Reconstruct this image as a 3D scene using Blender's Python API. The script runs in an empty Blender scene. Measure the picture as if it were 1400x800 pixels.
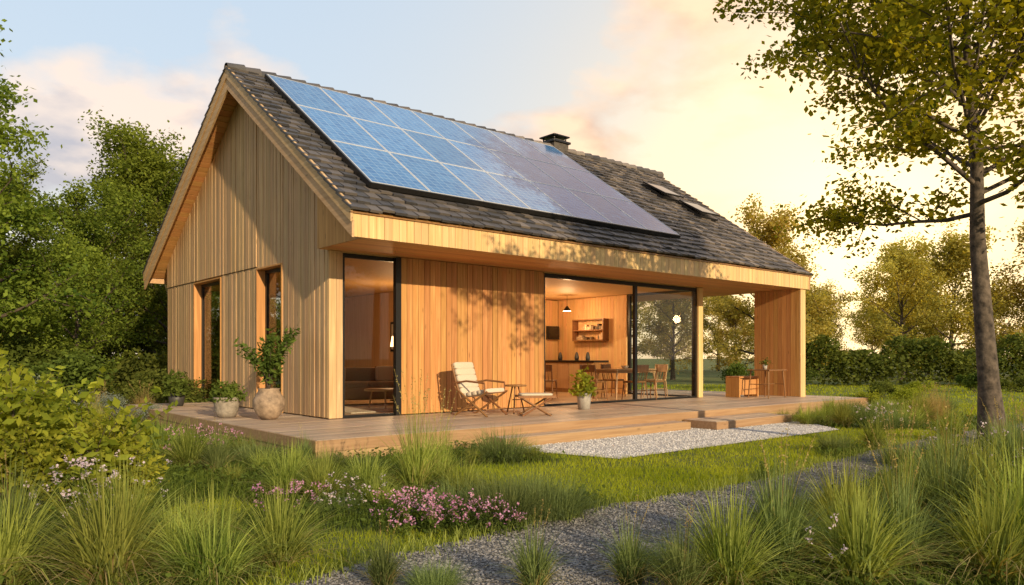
import bpy, math, random
import numpy as np
from mathutils import Matrix, Vector
scene = bpy.context.scene
COL = scene.collection

# ------------------------------------------------------------------ node helpers
def new_mat(name):
    m = bpy.data.materials.new(name); m.use_nodes = True
    nt = m.node_tree; nt.nodes.clear()
    out = nt.nodes.new('ShaderNodeOutputMaterial')
    return m, nt, out
def N(nt, t, **kw):
    n = nt.nodes.new(t)
    for k, v in kw.items():
        if k.startswith('i_'):
            n.inputs[k[2:].replace('_', ' ')].default_value = v
        else: setattr(n, k, v)
    return n
def L(nt, a, b): nt.links.new(a, b)
def c4(c): return (c[0], c[1], c[2], 1.0)
def ramp(nt, fac, stops):
    r = nt.nodes.new('ShaderNodeValToRGB')
    els = r.color_ramp.elements
    while len(els) < len(stops): els.new(0.5)
    for e, (p, c) in zip(els, stops):
        e.position = p; e.color = c4(c) if len(c) == 3 else c
    L(nt, fac, r.inputs[0]); return r.outputs[0]
def math_n(nt, op, a, b=None, clamp=False):
    n = nt.nodes.new('ShaderNodeMath'); n.operation = op; n.use_clamp = clamp
    for i, v in enumerate((a, b)):
        if v is None: continue
        if isinstance(v, (int, float)): n.inputs[i].default_value = v
        else: L(nt, v, n.inputs[i])
    return n.outputs[0]
def mixc(nt, fac, a, b, mode='MIX'):
    n = nt.nodes.new('ShaderNodeMix'); n.data_type = 'RGBA'; n.blend_type = mode
    for s, v in ((0, fac), (6, a), (7, b)):
        if isinstance(v, (int, float)): n.inputs[s].default_value = v
        elif isinstance(v, tuple): n.inputs[s].default_value = c4(v)
        else: L(nt, v, n.inputs[s])
    return n.outputs[2]

def wood(name, a, b, axis=2, rough=0.6, var=0.35, grain=1.0, weather=None):
    m, nt, out = new_mat(name)
    tc = N(nt, 'ShaderNodeTexCoord'); geo = N(nt, 'ShaderNodeNewGeometry')
    mp = N(nt, 'ShaderNodeMapping')
    sc = [22.0 * grain] * 3; sc[axis] = 0.9 * grain; mp.inputs['Scale'].default_value = sc
    cmb = N(nt, 'ShaderNodeCombineXYZ')
    rk = math_n(nt, 'MULTIPLY', geo.outputs['Random Per Island'], 7.3)
    for i in range(3): L(nt, rk, cmb.inputs[i])
    ad = N(nt, 'ShaderNodeVectorMath', operation='ADD')
    L(nt, tc.outputs['Object'], ad.inputs[0]); L(nt, cmb.outputs[0], ad.inputs[1])
    L(nt, ad.outputs[0], mp.inputs[0])
    n1 = N(nt, 'ShaderNodeTexNoise', i_Scale=1.0, i_Detail=4.0, i_Roughness=0.6, i_Distortion=0.6)
    L(nt, mp.outputs[0], n1.inputs['Vector'])
    col = ramp(nt, n1.outputs[0], [(0.3, a), (0.55, tuple((x + y) / 2 for x, y in zip(a, b))), (0.7, b)])
    v = math_n(nt, 'ADD', math_n(nt, 'MULTIPLY', geo.outputs['Random Per Island'], var), 1 - var * 0.5)
    hs = N(nt, 'ShaderNodeHueSaturation'); L(nt, col, hs.inputs['Color']); L(nt, v, hs.inputs['Value'])
    hu = math_n(nt, 'ADD', math_n(nt, 'MULTIPLY', math_n(nt, 'FRACT', math_n(nt, 'MULTIPLY', geo.outputs['Random Per Island'], 13.7)), 0.016), 0.492)
    L(nt, hu, hs.inputs['Hue'])
    col = hs.outputs[0]
    mk = N(nt, 'ShaderNodeMapping'); sk = [6.0] * 3; sk[axis] = 1.8; mk.inputs['Scale'].default_value = sk
    L(nt, ad.outputs[0], mk.inputs[0])
    vo = N(nt, 'ShaderNodeTexVoronoi', i_Scale=1.0); L(nt, mk.outputs[0], vo.inputs['Vector'])
    kn = ramp(nt, vo.outputs['Distance'], [(0.05, (1, 1, 1)), (0.13, (0, 0, 0))])
    col = mixc(nt, math_n(nt, 'MULTIPLY', kn, 0.5), col, tuple(x * 0.35 for x in a))
    if weather:
        n2 = N(nt, 'ShaderNodeTexNoise', i_Scale=0.9, i_Detail=5.0, i_Roughness=0.65); L(nt, tc.outputs['Object'], n2.inputs['Vector'])
        w = ramp(nt, n2.outputs[0], [(0.4, (0, 0, 0)), (0.68, (1, 1, 1))])
        col = mixc(nt, math_n(nt, 'MULTIPLY', w, 0.5), col, weather)
    p = N(nt, 'ShaderNodeBsdfPrincipled', i_Roughness=rough); p.inputs['Specular IOR Level'].default_value = 0.3
    L(nt, col, p.inputs['Base Color'])
    bp = N(nt, 'ShaderNodeBump', i_Strength=0.25, i_Distance=0.01); L(nt, n1.outputs[0], bp.inputs['Height']); L(nt, bp.outputs[0], p.inputs['Normal'])
    L(nt, p.outputs[0], out.inputs[0]); return m

def plain(name, c, rough=0.5, metal=0.0, nscale=8, namt=0.25, bump=0.1, island=0.0, emit=None):
    m, nt, out = new_mat(name)
    tc = N(nt, 'ShaderNodeTexCoord')
    n1 = N(nt, 'ShaderNodeTexNoise', i_Scale=float(nscale), i_Detail=5.0, i_Roughness=0.6); L(nt, tc.outputs['Object'], n1.inputs['Vector'])
    col = ramp(nt, n1.outputs[0], [(0.3, tuple(x * (1 - namt) for x in c)), (0.7, tuple(min(1, x * (1 + namt)) for x in c))])
    if island:
        geo = N(nt, 'ShaderNodeNewGeometry')
        hs = N(nt, 'ShaderNodeHueSaturation'); L(nt, col, hs.inputs['Color'])
        L(nt, math_n(nt, 'ADD', math_n(nt, 'MULTIPLY', geo.outputs['Random Per Island'], island), 1 - island / 2), hs.inputs['Value'])
        col = hs.outputs[0]
    p = N(nt, 'ShaderNodeBsdfPrincipled', i_Roughness=rough, i_Metallic=metal)
    L(nt, col, p.inputs['Base Color'])
    if emit: p.inputs['Emission Color'].default_value = c4(emit[:3]); p.inputs['Emission Strength'].default_value = emit[3]
    if bump:
        bp = N(nt, 'ShaderNodeBump', i_Strength=bump, i_Distance=0.02); L(nt, n1.outputs[0], bp.inputs['Height']); L(nt, bp.outputs[0], p.inputs['Normal'])
    L(nt, p.outputs[0], out.inputs[0]); return m

def foliage(name, a, b, trans=0.35, rough=0.5, clump=0.8, objvar=0.25):
    m, nt, out = new_mat(name)
    geo = N(nt, 'ShaderNodeNewGeometry'); oi = N(nt, 'ShaderNodeObjectInfo')
    n1 = N(nt, 'ShaderNodeTexNoise', i_Scale=clump, i_Detail=1.0); L(nt, geo.outputs['Position'], n1.inputs['Vector'])
    f = math_n(nt, 'ADD', math_n(nt, 'MULTIPLY', geo.outputs['Random Per Island'], 0.6), math_n(nt, 'MULTIPLY', n1.outputs[0], 1.1))
    f = math_n(nt, 'SUBTRACT', f, 0.35, True)
    col = mixc(nt, f, a, b)
    if objvar:
        hs = N(nt, 'ShaderNodeHueSaturation'); L(nt, col, hs.inputs['Color'])
        L(nt, math_n(nt, 'ADD', math_n(nt, 'MULTIPLY', oi.outputs['Random'], objvar), 1 - objvar / 2), hs.inputs['Value'])
        L(nt, math_n(nt, 'ADD', math_n(nt, 'MULTIPLY', oi.outputs['Random'], 0.03), 0.485), hs.inputs['Hue'])
        col = hs.outputs[0]
    p = N(nt, 'ShaderNodeBsdfDiffuse'); L(nt, col, p.inputs[0])
    t = N(nt, 'ShaderNodeBsdfTranslucent')
    tcx = mixc(nt, 1.0, col, (1.7, 1.45, 0.5), 'MULTIPLY'); L(nt, tcx, t.inputs[0])
    mx = N(nt, 'ShaderNodeMixShader'); mx.inputs[0].default_value = trans
    L(nt, p.outputs[0], mx.inputs[1]); L(nt, t.outputs[0], mx.inputs[2]); L(nt, mx.outputs[0], out.inputs[0])
    return m

def glass_mat(name, tint=(0.95, 0.96, 0.95), base=0.02, k=0.75):
    m, nt, out = new_mat(name)
    tr = N(nt, 'ShaderNodeBsdfTransparent'); tr.inputs[0].default_value = c4(tint)
    gl = N(nt, 'ShaderNodeBsdfGlossy', i_Roughness=0.01)
    tc = N(nt, 'ShaderNodeTexCoord'); ns = N(nt, 'ShaderNodeTexNoise', i_Scale=0.8); L(nt, tc.outputs['Object'], ns.inputs['Vector'])
    bp = N(nt, 'ShaderNodeBump', i_Strength=0.03, i_Distance=0.02); L(nt, ns.outputs[0], bp.inputs['Height']); L(nt, bp.outputs[0], gl.inputs['Normal'])
    lw = N(nt, 'ShaderNodeLayerWeight', i_Blend=0.5)
    f = math_n(nt, 'ADD', math_n(nt, 'MULTIPLY', math_n(nt, 'POWER', lw.outputs['Facing'], 5.0), k), base, True)
    mx = N(nt, 'ShaderNodeMixShader'); L(nt, f, mx.inputs[0]); L(nt, tr.outputs[0], mx.inputs[1]); L(nt, gl.outputs[0], mx.inputs[2])
    L(nt, mx.outputs[0], out.inputs[0]); return m

# ------------------------------------------------------------------ mesh helpers
class B:
    def __init__(s): s.p = []
    def add(s, V, F, m=0, smooth=False):
        s.p.append((np.asarray(V, float).reshape(-1, 3), np.asarray(F, int), m, smooth)); return s
    def hexa(s, v8, m=0):
        F = [[0, 3, 2, 1], [4, 5, 6, 7], [0, 1, 5, 4], [1, 2, 6, 5], [2, 3, 7, 6], [3, 0, 4, 7]]
        return s.add(v8, F, m)
    def box(s, x0, x1, y0, y1, z0, z1, m=0, M=None):
        v = np.array([[x0, y0, z0], [x1, y0, z0], [x1, y1, z0], [x0, y1, z0], [x0, y0, z1], [x1, y0, z1], [x1, y1, z1], [x0, y1, z1]], float)
        if M is not None: v = np.array([(M @ Vector(q))[:] for q in v])
        return s.hexa(v, m)
    def tube(s, P, rad, n=8, m=0, smooth=True, cap=True):
        P = np.asarray(P, float); k = len(P); rad = np.broadcast_to(np.asarray(rad, float), (k,))
        T = np.gradient(P, axis=0); T /= np.linalg.norm(T, axis=1)[:, None] + 1e-9
        ref = np.array([0.31, 0.95, 0.02]) if abs(T[0, 2]) > 0.5 else np.array([0.05, 0.1, 1.0])
        A = np.cross(T, ref); A /= np.linalg.norm(A, axis=1)[:, None] + 1e-9; Bv = np.cross(T, A)
        an = np.linspace(0, 2 * np.pi, n, endpoint=False)
        V = P[:, None] + rad[:, None, None] * (np.cos(an)[None, :, None] * A[:, None] + np.sin(an)[None, :, None] * Bv[:, None])
        V = V.reshape(-1, 3); i = np.arange(k - 1)[:, None] * n; j = np.arange(n)[None]; j2 = (j + 1) % n
        F = np.stack([i + j, i + j2, i + n + j2, i + n + j], -1).reshape(-1, 4)
        s.add(V, F, m, smooth)
        if cap:
            c = np.vstack([P[-1:], V[-n:]]); s.add(c, [[0, 1 + q, 1 + (q + 1) % n] for q in range(n)], m, False)
        return s
    def lathe(s, prof, n=24, m=0, c=(0, 0, 0), smooth=True):
        prof = np.array(prof, float); k = len(prof); an = np.linspace(0, 2 * np.pi, n, endpoint=False)
        V = np.stack([prof[:, 0:1] * np.cos(an), prof[:, 0:1] * np.sin(an), np.repeat(prof[:, 1:2], n, 1)], -1).reshape(-1, 3) + np.array(c)
        i = np.arange(k - 1)[:, None] * n; j = np.arange(n)[None]; j2 = (j + 1) % n
        F = np.stack([i + j, i + j2, i + n + j2, i + n + j], -1).reshape(-1, 4)
        return s.add(V, F, m, smooth)
    def rbox(s, x0, x1, y0, y1, z0, z1, r=0.04, m=0, M=None):
        n, k = 20, 10
        u = np.linspace(0, 2 * np.pi, n, endpoint=False); w = np.linspace(-np.pi / 2, np.pi / 2, k)
        e = 0.3
        f = lambda a: np.sign(a) * np.abs(a) ** e
        cu, su = f(np.cos(u)), f(np.sin(u)); cw, sw = np.abs(np.cos(w)) ** e, f(np.sin(w))
        cw[0] = cw[-1] = 0
        X = (x0 + x1) / 2 + (x1 - x0) / 2 * cw[:, None] * cu; Y = (y0 + y1) / 2 + (y1 - y0) / 2 * cw[:, None] * su
        Z = (z0 + z1) / 2 + (z1 - z0) / 2 * np.repeat(sw[:, None], n, 1)
        V = np.stack([X, Y, Z], -1).reshape(-1, 3)
        if M is not None: V = np.array([(M @ Vector(q))[:] for q in V])
        i = np.arange(k - 1)[:, None] * n; j = np.arange(n)[None]; j2 = (j + 1) % n
        F = np.stack([i + j, i + j2, i + n + j2, i + n + j], -1).reshape(-1, 4)
        return s.add(V, F, m, True)
    def mesh(s, name, mats):
        me = bpy.data.meshes.new(name)
        nv = 0; Vs = []; li = []; ls = []; mi = []; sm = []; cur = 0
        for V, F, m, smo in s.p:
            Vs.append(V); k = F.shape[1]; nf = len(F)
            li.append((F + nv).ravel()); ls.append(cur + np.arange(nf) * k); cur += nf * k
            mi.append(np.full(nf, m)); sm.append(np.full(nf, smo)); nv += len(V)
        V = np.vstack(Vs); li = np.concatenate(li); ls = np.concatenate(ls); mi = np.concatenate(mi); sm = np.concatenate(sm)
        me.vertices.add(len(V)); me.vertices.foreach_set('co', V.astype(np.float32).ravel())
        me.loops.add(len(li)); me.loops.foreach_set('vertex_index', li.astype(np.int32))
        me.polygons.add(len(ls)); me.polygons.foreach_set('loop_start', ls.astype(np.int32))
        me.polygons.foreach_set('material_index', mi.astype(np.int32)); me.polygons.foreach_set('use_smooth', sm.astype(bool))
        for x in mats: me.materials.append(x)
        me.update(calc_edges=True); me.validate()
        return me
    def obj(s, name, mats, parent=None, M=None, bevel=0):
        o = bpy.data.objects.new(name, s.mesh(name, mats)); COL.objects.link(o)
        if M is not None: o.matrix_world = M
        if parent: o.parent = parent
        if bevel:
            b = o.modifiers.new('b', 'BEVEL'); b.width = bevel; b.segments = 2; b.limit_method = 'ANGLE'
        return o
def empty(name, M=None):
    o = bpy.data.objects.new(name, None); COL.objects.link(o)
    if M is not None: o.matrix_world = M
    return o
def inst(name, me, loc, rz=0, sc=1.0, parent=None):
    o = bpy.data.objects.new(name, me); COL.objects.link(o)
    o.location = loc; o.rotation_euler = (0, 0, rz); o.scale = (sc, sc, sc) if not isinstance(sc, tuple) else sc
    if parent: o.parent = parent
    return o

def leaves(b, C, size, rng, m=1, up=0.4, wid=0.32):
    n = len(C)
    nr = rng.normal(size=(n, 3)); nr[:, 2] = np.abs(nr[:, 2]) + up; nr /= np.linalg.norm(nr, axis=1)[:, None]
    d = rng.normal(size=(n, 3)); d -= (d * nr).sum(1)[:, None] * nr; d /= np.linalg.norm(d, axis=1)[:, None]
    sd = np.cross(nr, d); s = (size * rng.uniform(0.6, 1.35, n))[:, None]
    V = np.stack([C - d * s * .5, C + sd * s * wid - nr * s * .08, C + d * s * .5 - nr * s * .12, C - sd * s * wid - nr * s * .08], 1).reshape(-1, 3)
    b.add(V, np.arange(4 * n).reshape(-1, 4), m)

def blades(b, base, h, w, lean, reach, droop, levels, rng, m=0):
    n = len(base); u = np.linspace(0, 1, levels + 1)[None]
    dx, dy = np.cos(lean)[:, None], np.sin(lean)[:, None]
    hor = reach[:, None] * (0.35 * u + 0.65 * u ** 2.2)
    z = h[:, None] * (u - droop[:, None] * u ** 3)
    P = np.stack([base[:, 0:1] + dx * hor, base[:, 1:2] + dy * hor, base[:, 2:3] + z], -1)
    sa = lean + np.pi / 2 + rng.normal(0, 0.7, n)
    S = np.stack([np.cos(sa), np.sin(sa), 0 * sa], -1)[:, None]
    ww = (w[:, None] * (1 - u ** 1.6) * 0.5)[..., None] + 0.0003
    V = np.stack([P - S * ww, P + S * ww], 2).reshape(-1, 3)
    k = levels + 1; o = (np.arange(n) * k * 2)[:, None]; i = np.arange(levels)[None] * 2
    F = np.stack([o + i, o + i + 1, o + i + 3, o + i + 2], -1).reshape(-1, 4)
    b.add(V, F, m)

# ------------------------------------------------------------------ materials
M_GABLE = wood('wood_gable', (0.47, 0.29, 0.145), (0.73, 0.50, 0.28), 2, var=0.28, weather=(0.44, 0.30, 0.18))
M_FASC = wood('wood_fascia', (0.60, 0.38, 0.17), (0.80, 0.56, 0.28), 2, var=0.2)
M_BARGE = wood('wood_barge', (0.47, 0.29, 0.15), (0.66, 0.45, 0.26), 1, var=0.12)
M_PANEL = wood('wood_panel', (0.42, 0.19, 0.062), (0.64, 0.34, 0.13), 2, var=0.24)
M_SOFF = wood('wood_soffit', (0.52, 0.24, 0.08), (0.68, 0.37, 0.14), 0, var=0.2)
M_INT = wood('wood_interior', (0.66, 0.38, 0.16), (0.80, 0.52, 0.26), 2, var=0.12)
M_DECK = wood('wood_deck', (0.38, 0.265, 0.185), (0.57, 0.44, 0.33), 0, rough=0.45, var=0.45, weather=(0.42, 0.37, 0.32))
M_DECKE = wood('wood_deck_edge', (0.32, 0.195, 0.10), (0.48, 0.32, 0.18), 0, var=0.25)
M_FLOOR = wood('wood_floor', (0.50, 0.36, 0.23), (0.64, 0.49, 0.33), 0, rough=0.35, var=0.2)
M_FURN = wood('wood_furniture', (0.20, 0.09, 0.035), (0.32, 0.16, 0.07), 2, rough=0.4, var=0.15)
M_FURNL = wood('wood_light_furniture', (0.42, 0.27, 0.14), (0.55, 0.37, 0.2), 2, rough=0.45, var=0.1)
M_BLACK = plain('black_metal', (0.018, 0.017, 0.017), 0.35, 0.3, 20, 0.2, 0.02)
M_GLASS = glass_mat('window_glass')
M_GLASSD = glass_mat('dark_window_glass', (0.75, 0.76, 0.74), 0.07)
M_WHITE = plain('cream_fabric', (0.62, 0.54, 0.43), 0.9, 0, 60, 0.12, 0.3)
M_SOFA = plain('sofa_fabric', (0.26, 0.19, 0.13), 0.95, 0, 80, 0.2, 0.3)
M_STONE = plain('stone_pot', (0.30, 0.265, 0.225), 0.8, 0, 14, 0.35, 0.6)
M_TERRA = plain('terracotta_pot', (0.30, 0.22, 0.155), 0.75, 0, 10, 0.45, 0.6)
M_DPOT = plain('dark_pot', (0.05, 0.05, 0.05), 0.5, 0, 10, 0.3, 0.2)
M_CONC = plain('concrete_pot', (0.42, 0.40, 0.37), 0.75, 0, 18, 0.15, 0.3)
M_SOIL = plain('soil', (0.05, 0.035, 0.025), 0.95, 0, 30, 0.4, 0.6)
M_BRICK = plain('chimney_render', (0.08, 0.07, 0.062), 0.85, 0, 12, 0.35, 0.5)
M_BARK = plain('bark', (0.085, 0.065, 0.048), 0.9, 0, 14, 0.6, 1.0)
M_BARKL = plain('bark_near', (0.09, 0.07, 0.055), 0.9, 0, 9, 0.8, 1.0)
M_BOOK = plain('shelf_items', (0.42, 0.30, 0.19), 0.6, 0, 4, 0.5, 0, island=1.7)
M_ADDLAMP = plain('added_lamp_shade', (0.8, 0.7, 0.5), 0.8, 0, 20, .1, 0, emit=(1.0, .62, .28, 5.0))  # glowing shade of the lamps added to warm the rooms

F_TREE = foliage('leaves_forest', (0.04, 0.072, 0.013), (0.25, 0.30, 0.05), 0.4, clump=0.45, objvar=.5)
F_TREEHAZE = foliage('leaves_forest_haze_tint', (0.20, 0.20, 0.055), (0.56, 0.48, 0.14), 0.5, clump=0.3)  # distance haze and backlit glow put into the leaf colour
F_MAPLE = foliage('leaves_maple', (0.055, 0.085, 0.01), (0.40, 0.37, 0.035), 0.5, clump=0.9, objvar=0)
F_SHRUB = foliage('leaves_shrub', (0.035, 0.06, 0.013), (0.16, 0.22, 0.045), 0.3, clump=1.5)
F_LIGHT = foliage('leaves_light', (0.07, 0.11, 0.012), (0.42, 0.45, 0.06), 0.4, clump=2.2)
F_HEDGE = foliage('leaves_hedge', (0.045, 0.07, 0.016), (0.19, 0.22, 0.05), 0.35, clump=0.8)
F_BLUE = foliage('leaves_silver', (0.12, 0.16, 0.14), (0.30, 0.35, 0.30), 0.25, clump=2)
F_LAWN = foliage('lawn_blades', (0.14, 0.21, 0.014), (0.46, 0.50, 0.045), 0.38, clump=0.9, objvar=0)
F_UNDER = foliage('undergrowth_blades', (0.035, 0.06, 0.012), (0.17, 0.23, 0.045), 0.3, clump=1.6, objvar=0)
F_GRASS = foliage('grass_clump', (0.07, 0.11, 0.018), (0.43, 0.48, 0.13), 0.38, clump=2.5, objvar=0.45)
F_GRASSB = foliage('grass_clump_blue', (0.05, 0.08, 0.028), (0.27, 0.34, 0.13), 0.33, clump=2.5, objvar=0.4)
F_STRAW = foliage('grass_straw', (0.28, 0.22, 0.09), (0.52, 0.43, 0.2), 0.38, clump=2.0, objvar=0.3)
M_PINK = foliage('petals_pink', (0.44, 0.16, 0.38), (0.72, 0.44, 0.64), 0.3, clump=3)
M_PALE = foliage('petals_pale', (0.42, 0.34, 0.48), (0.74, 0.66, 0.72), 0.3, clump=3)

# ------------------------------------------------------------------ frames
ANG = math.atan2(0.649, 0.761)
C0 = (-3.09, 12.6)
H = Matrix.Translation((C0[0], C0[1], 0)) @ Matrix.Rotation(ANG, 4, 'Z')
def hw(s, t, z=0): v = H @ Vector((s, t, z)); return (v.x, v.y, v.z)
DZ = 0.30
SOF = 3.16
EF, ER, RT, RZ, EZ = -1.58, 9.7, 3.6, 7.18, 3.56
S0, S1 = -0.46, 13.2
tf = math.atan2(RZ - EZ, RT - EF); tr_ = math.atan2(RZ - EZ, ER - RT)
def zroof(t):
    return EZ + (t - EF) * math.tan(tf) if t <= RT else RZ - (t - RT) * math.tan(tr_)

house = empty('wooden_house', H)

# ------------------------------------------------------------------ house: cladding
rng = np.random.default_rng(3)
def under(t): return zroof(t) - 0.20
g = B(); t = 0.0; WIN = [(1.85, 3.08), (5.12, 6.95)]
while t < 9.1:
    w = float(rng.choice([0.075, 0.095, 0.115])); t1 = min(t + w, 9.1)
    for a, b_ in WIN:
        for e in (a, b_):
            if t < e - 1e-6 < t1 - 1e-6: t1 = e
    p = float(rng.uniform(0, 0.014)); a, b_ = t + 0.004, t1 - 0.004
    if b_ - a > 0.01:
        mid = (t + t1) / 2; inwin = any(x < mid < y for x, y in WIN)
        def gb(z0, za, zb, off):
            x0, x1 = -0.022 - off, 0.02
            g.hexa([[x0, a, z0], [x1, a, z0], [x1, b_, z0], [x0, b_, z0], [x0, a, za], [x1, a, za], [x1, b_, zb], [x0, b_, zb]], 0)
        if mid < 3.1:
            gb(3.12 if inwin else DZ + 0.02, under(a), under(b_), p)
        else:
            if not inwin: gb(DZ + 0.02, 3.14, 3.14, p)
            gb(3.155, under(a), under(b_), p + 0.018)
    t = t1
g.obj('gable_cladding', [M_GABLE], house)
k = B()
for (a, b_) in [(0.0, 1.82), (3.11, 5.09), (6.98, 9.1)]:
    k.box(0.021, 0.2, a + 0.005, b_, DZ, 3.13)
k.box(0.021, 0.2, 0.005, 9.1, 3.131, 3.4)
for x in (0.021, 12.85):
    T_ = [[x, 0.0, 3.41], [x, 9.1, 3.41], [x, 9.1, under(9.1) - .02], [x, RT, under(RT) - .02], [x, 0, under(0) - .02]]
    Tn = np.array(T_); Tm = Tn + np.array([.15, 0, 0])
    V = np.vstack([Tn, Tm]); k.add(V, [[0, 1, 2], [0, 2, 3], [0, 3, 4], [5, 7, 6], [5, 8, 7], [5, 9, 8]], 0)
for a, b_ in ((.205, .8), (4.3, 5.4), (9.6, 10.5)): k.box(a, b_, 8.95, 9.1, DZ, 3.12)
k.box(8.9, 10.38, 5.2, 5.3, DZ, 3.1)
k.box(4.85, 4.93, 0.2, 8.94, DZ, 3.12)
k.box(10.4, 10.5, 2.4, 8.94, DZ, 3.12)
k.box(0.2, 10.4, 0.05, 9.1, 3.13, 3.2, 0)
k.obj('inner_walls', [M_INT], house)
b = B()
for a, b_ in ((.8, 4.3), (5.4, 9.6)):
    b.box(a, b_, 9.0, 9.06, DZ, DZ + .06, 0); b.box(a, b_, 9.0, 9.06, 3.05, 3.12, 0)
    for q in (a + .03, (a + b_) / 2, b_ - .03): b.box(q - .03, q + .03, 9.0, 9.06, DZ + .06, 3.05, 0)
    b.box(a + .06, b_ - .06, 9.03, 9.036, DZ + .06, 3.05, 1)
b.obj('added_rear_glazing', [M_BLACK, M_GLASS], house)  # unseen rear windows, added to let daylight brighten the rooms
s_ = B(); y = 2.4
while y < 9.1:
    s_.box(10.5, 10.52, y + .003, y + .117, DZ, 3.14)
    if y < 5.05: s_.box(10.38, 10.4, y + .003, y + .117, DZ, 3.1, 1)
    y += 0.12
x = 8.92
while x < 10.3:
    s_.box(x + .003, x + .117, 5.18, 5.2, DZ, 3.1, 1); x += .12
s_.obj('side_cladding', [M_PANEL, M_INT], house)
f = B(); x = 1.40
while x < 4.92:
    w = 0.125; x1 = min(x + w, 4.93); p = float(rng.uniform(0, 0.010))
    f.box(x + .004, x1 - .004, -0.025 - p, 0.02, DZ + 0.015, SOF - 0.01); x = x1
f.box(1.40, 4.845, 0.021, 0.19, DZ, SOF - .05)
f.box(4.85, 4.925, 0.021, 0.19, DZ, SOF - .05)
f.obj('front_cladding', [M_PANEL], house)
f = B()
for a, b_ in ((0.0, 0.115), (0.12, 0.235)): f.box(a - 0.02 if a == 0 else a, b_, -0.028, -0.001, DZ + .01, SOF - .01)
f.box(0.0, .235, 0.0, .004, DZ, SOF - .02)
f.obj('corner_post', [M_GABLE], house)
f = B(); pa, pb, pt0, pt1 = 12.8, 13.05, -1.53, -0.2
y = pt0 + .03
while y < pt1 - .01:
    y1 = min(y + .125, pt1); f.box(pa, pa + .03, y + .003, y1 - .003, DZ, SOF - .005, 0); f.box(pb - .03, pb, y + .003, y1 - .003, DZ, SOF - .005, 0); y = y1
f.box(pa + .0, pa + .123, pt0 - .005, pt0 + .028, DZ - .28, SOF - .005, 1); f.box(pa + .127, pb, pt0 - .005, pt0 + .028, DZ - .28, SOF - .005, 1)
f.box(pa + .031, pb - .031, pt0 + .03, pt1 - .03, DZ, SOF - .005, 0); f.box(pa, pb, pt1 + .001, pt1 + .03, DZ, SOF - .005, 0)
f.box(12.85, 13.0, 5.5, 9.1, 0.0, 3.12, 0)
f.obj('end_pier', [M_PANEL, M_FASC], house)
f = B(); x = S0 + .05
while x < S1:
    x1 = min(x + .135, S1); p = float(rng.uniform(0, .006))
    f.box(x + .003, x1 - .003, EF - .0 - p, EF + .03, SOF - .005, EZ - .06); x = x1
f.obj('eave_fascia', [M_FASC], house)
f = B(); y = EF + .04
while y < 0.0:
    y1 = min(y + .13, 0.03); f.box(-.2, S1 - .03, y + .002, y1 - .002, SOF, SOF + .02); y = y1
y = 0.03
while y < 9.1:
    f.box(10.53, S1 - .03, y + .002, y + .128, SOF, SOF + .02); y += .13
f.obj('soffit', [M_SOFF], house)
f = B()
for x in (-.215, S1 - .06):
    f.add([[x, EF + .04, SOF], [x, 0, SOF], [x, 0, under(0)], [x, EF + .04, under(EF) + .05]], [[0, 1, 2, 3]], 0)
    f.add([[x + .014, EF + .04, SOF], [x + .014, 0, SOF], [x + .014, 0, under(0)], [x + .014, EF + .04, under(EF) + .05]], [[0, 1, 2, 3]], 0)
f.obj('eave_box_end', [M_PANEL], house)

f = B()
for front in (True, False):
    te = EF if front else ER
    th = tf if front else -tr_
    nrm = np.array([0, -math.sin(th), math.cos(th)])
    e = np.array([0, te, EZ]); r = np.array([0, RT, RZ])
    nb = 44; d = (r - e)
    for i in range(nb):
        a = e + d * (i / nb + .0008); b_ = e + d * ((i + 1) / nb - .0008)
        if i == nb - 1: b_ = e + d * .998
        lo, hi = nrm * -0.13, nrm * -0.03
        P = [a + lo, b_ + lo, b_ + hi, a + hi]
        v = [np.array([S0 + .045, 0, 0]) + q for q in P] + [np.array([S1 - .045, 0, 0]) + q for q in P]
        f.hexa(v, 0)
f.obj('roof_boarding', [M_SOFF], house)
f = B()
for x, sg in ((S0, 1), (S1, -1)):
    for te in (EF - .02, ER + .02):
        for (zt, zb, xo) in ((0.05, -0.19, 0.0), (-0.17, -0.42, 0.022)):
            xa = x + sg * xo; xb = xa + sg * .04
            a0, a1 = (te, EZ + zb), (te, EZ + zt); b0, b1 = (RT, RZ + zb), (RT, RZ + zt)
            f.hexa([[xa, a0[0], a0[1]], [xb, a0[0], a0[1]], [xb, b0[0], b0[1]], [xa, b0[0], b0[1]], [xa, a1[0], a1[1]], [xb, a1[0], a1[1]], [xb, b1[0], b1[1]], [xa, b1[0], b1[1]]], 0)
f.box(S0 + .04, S1 - .04, ER - .02, ER + .01, EZ - .25, EZ - .05, 0)
f.obj('barge_boards', [M_BARGE], house)

# roof tiles
m_t, nt, out = new_mat('roof_tile')
geo = N(nt, 'ShaderNodeNewGeometry'); tc = N(nt, 'ShaderNodeTexCoord')
col = ramp(nt, geo.outputs['Random Per Island'], [(0, (0.035, 0.032, 0.033)), (0.4, (0.078, 0.068, 0.064)), (0.75, (0.13, 0.11, 0.098)), (1, (0.23, 0.19, 0.16))])
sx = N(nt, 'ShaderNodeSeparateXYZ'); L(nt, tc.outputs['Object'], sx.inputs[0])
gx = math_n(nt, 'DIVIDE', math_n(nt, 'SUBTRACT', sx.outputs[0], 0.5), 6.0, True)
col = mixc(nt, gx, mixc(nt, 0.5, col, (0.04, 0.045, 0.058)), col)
n1 = N(nt, 'ShaderNodeTexNoise', i_Scale=3.0, i_Detail=6.0, i_Roughness=.7); L(nt, tc.outputs['Object'], n1.inputs['Vector'])
col = mixc(nt, math_n(nt, 'MULTIPLY', ramp(nt, n1.outputs[0], [(.5, (0, 0, 0)), (.7, (1, 1, 1))]), .3), col, (0.15, 0.135, 0.115))
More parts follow.
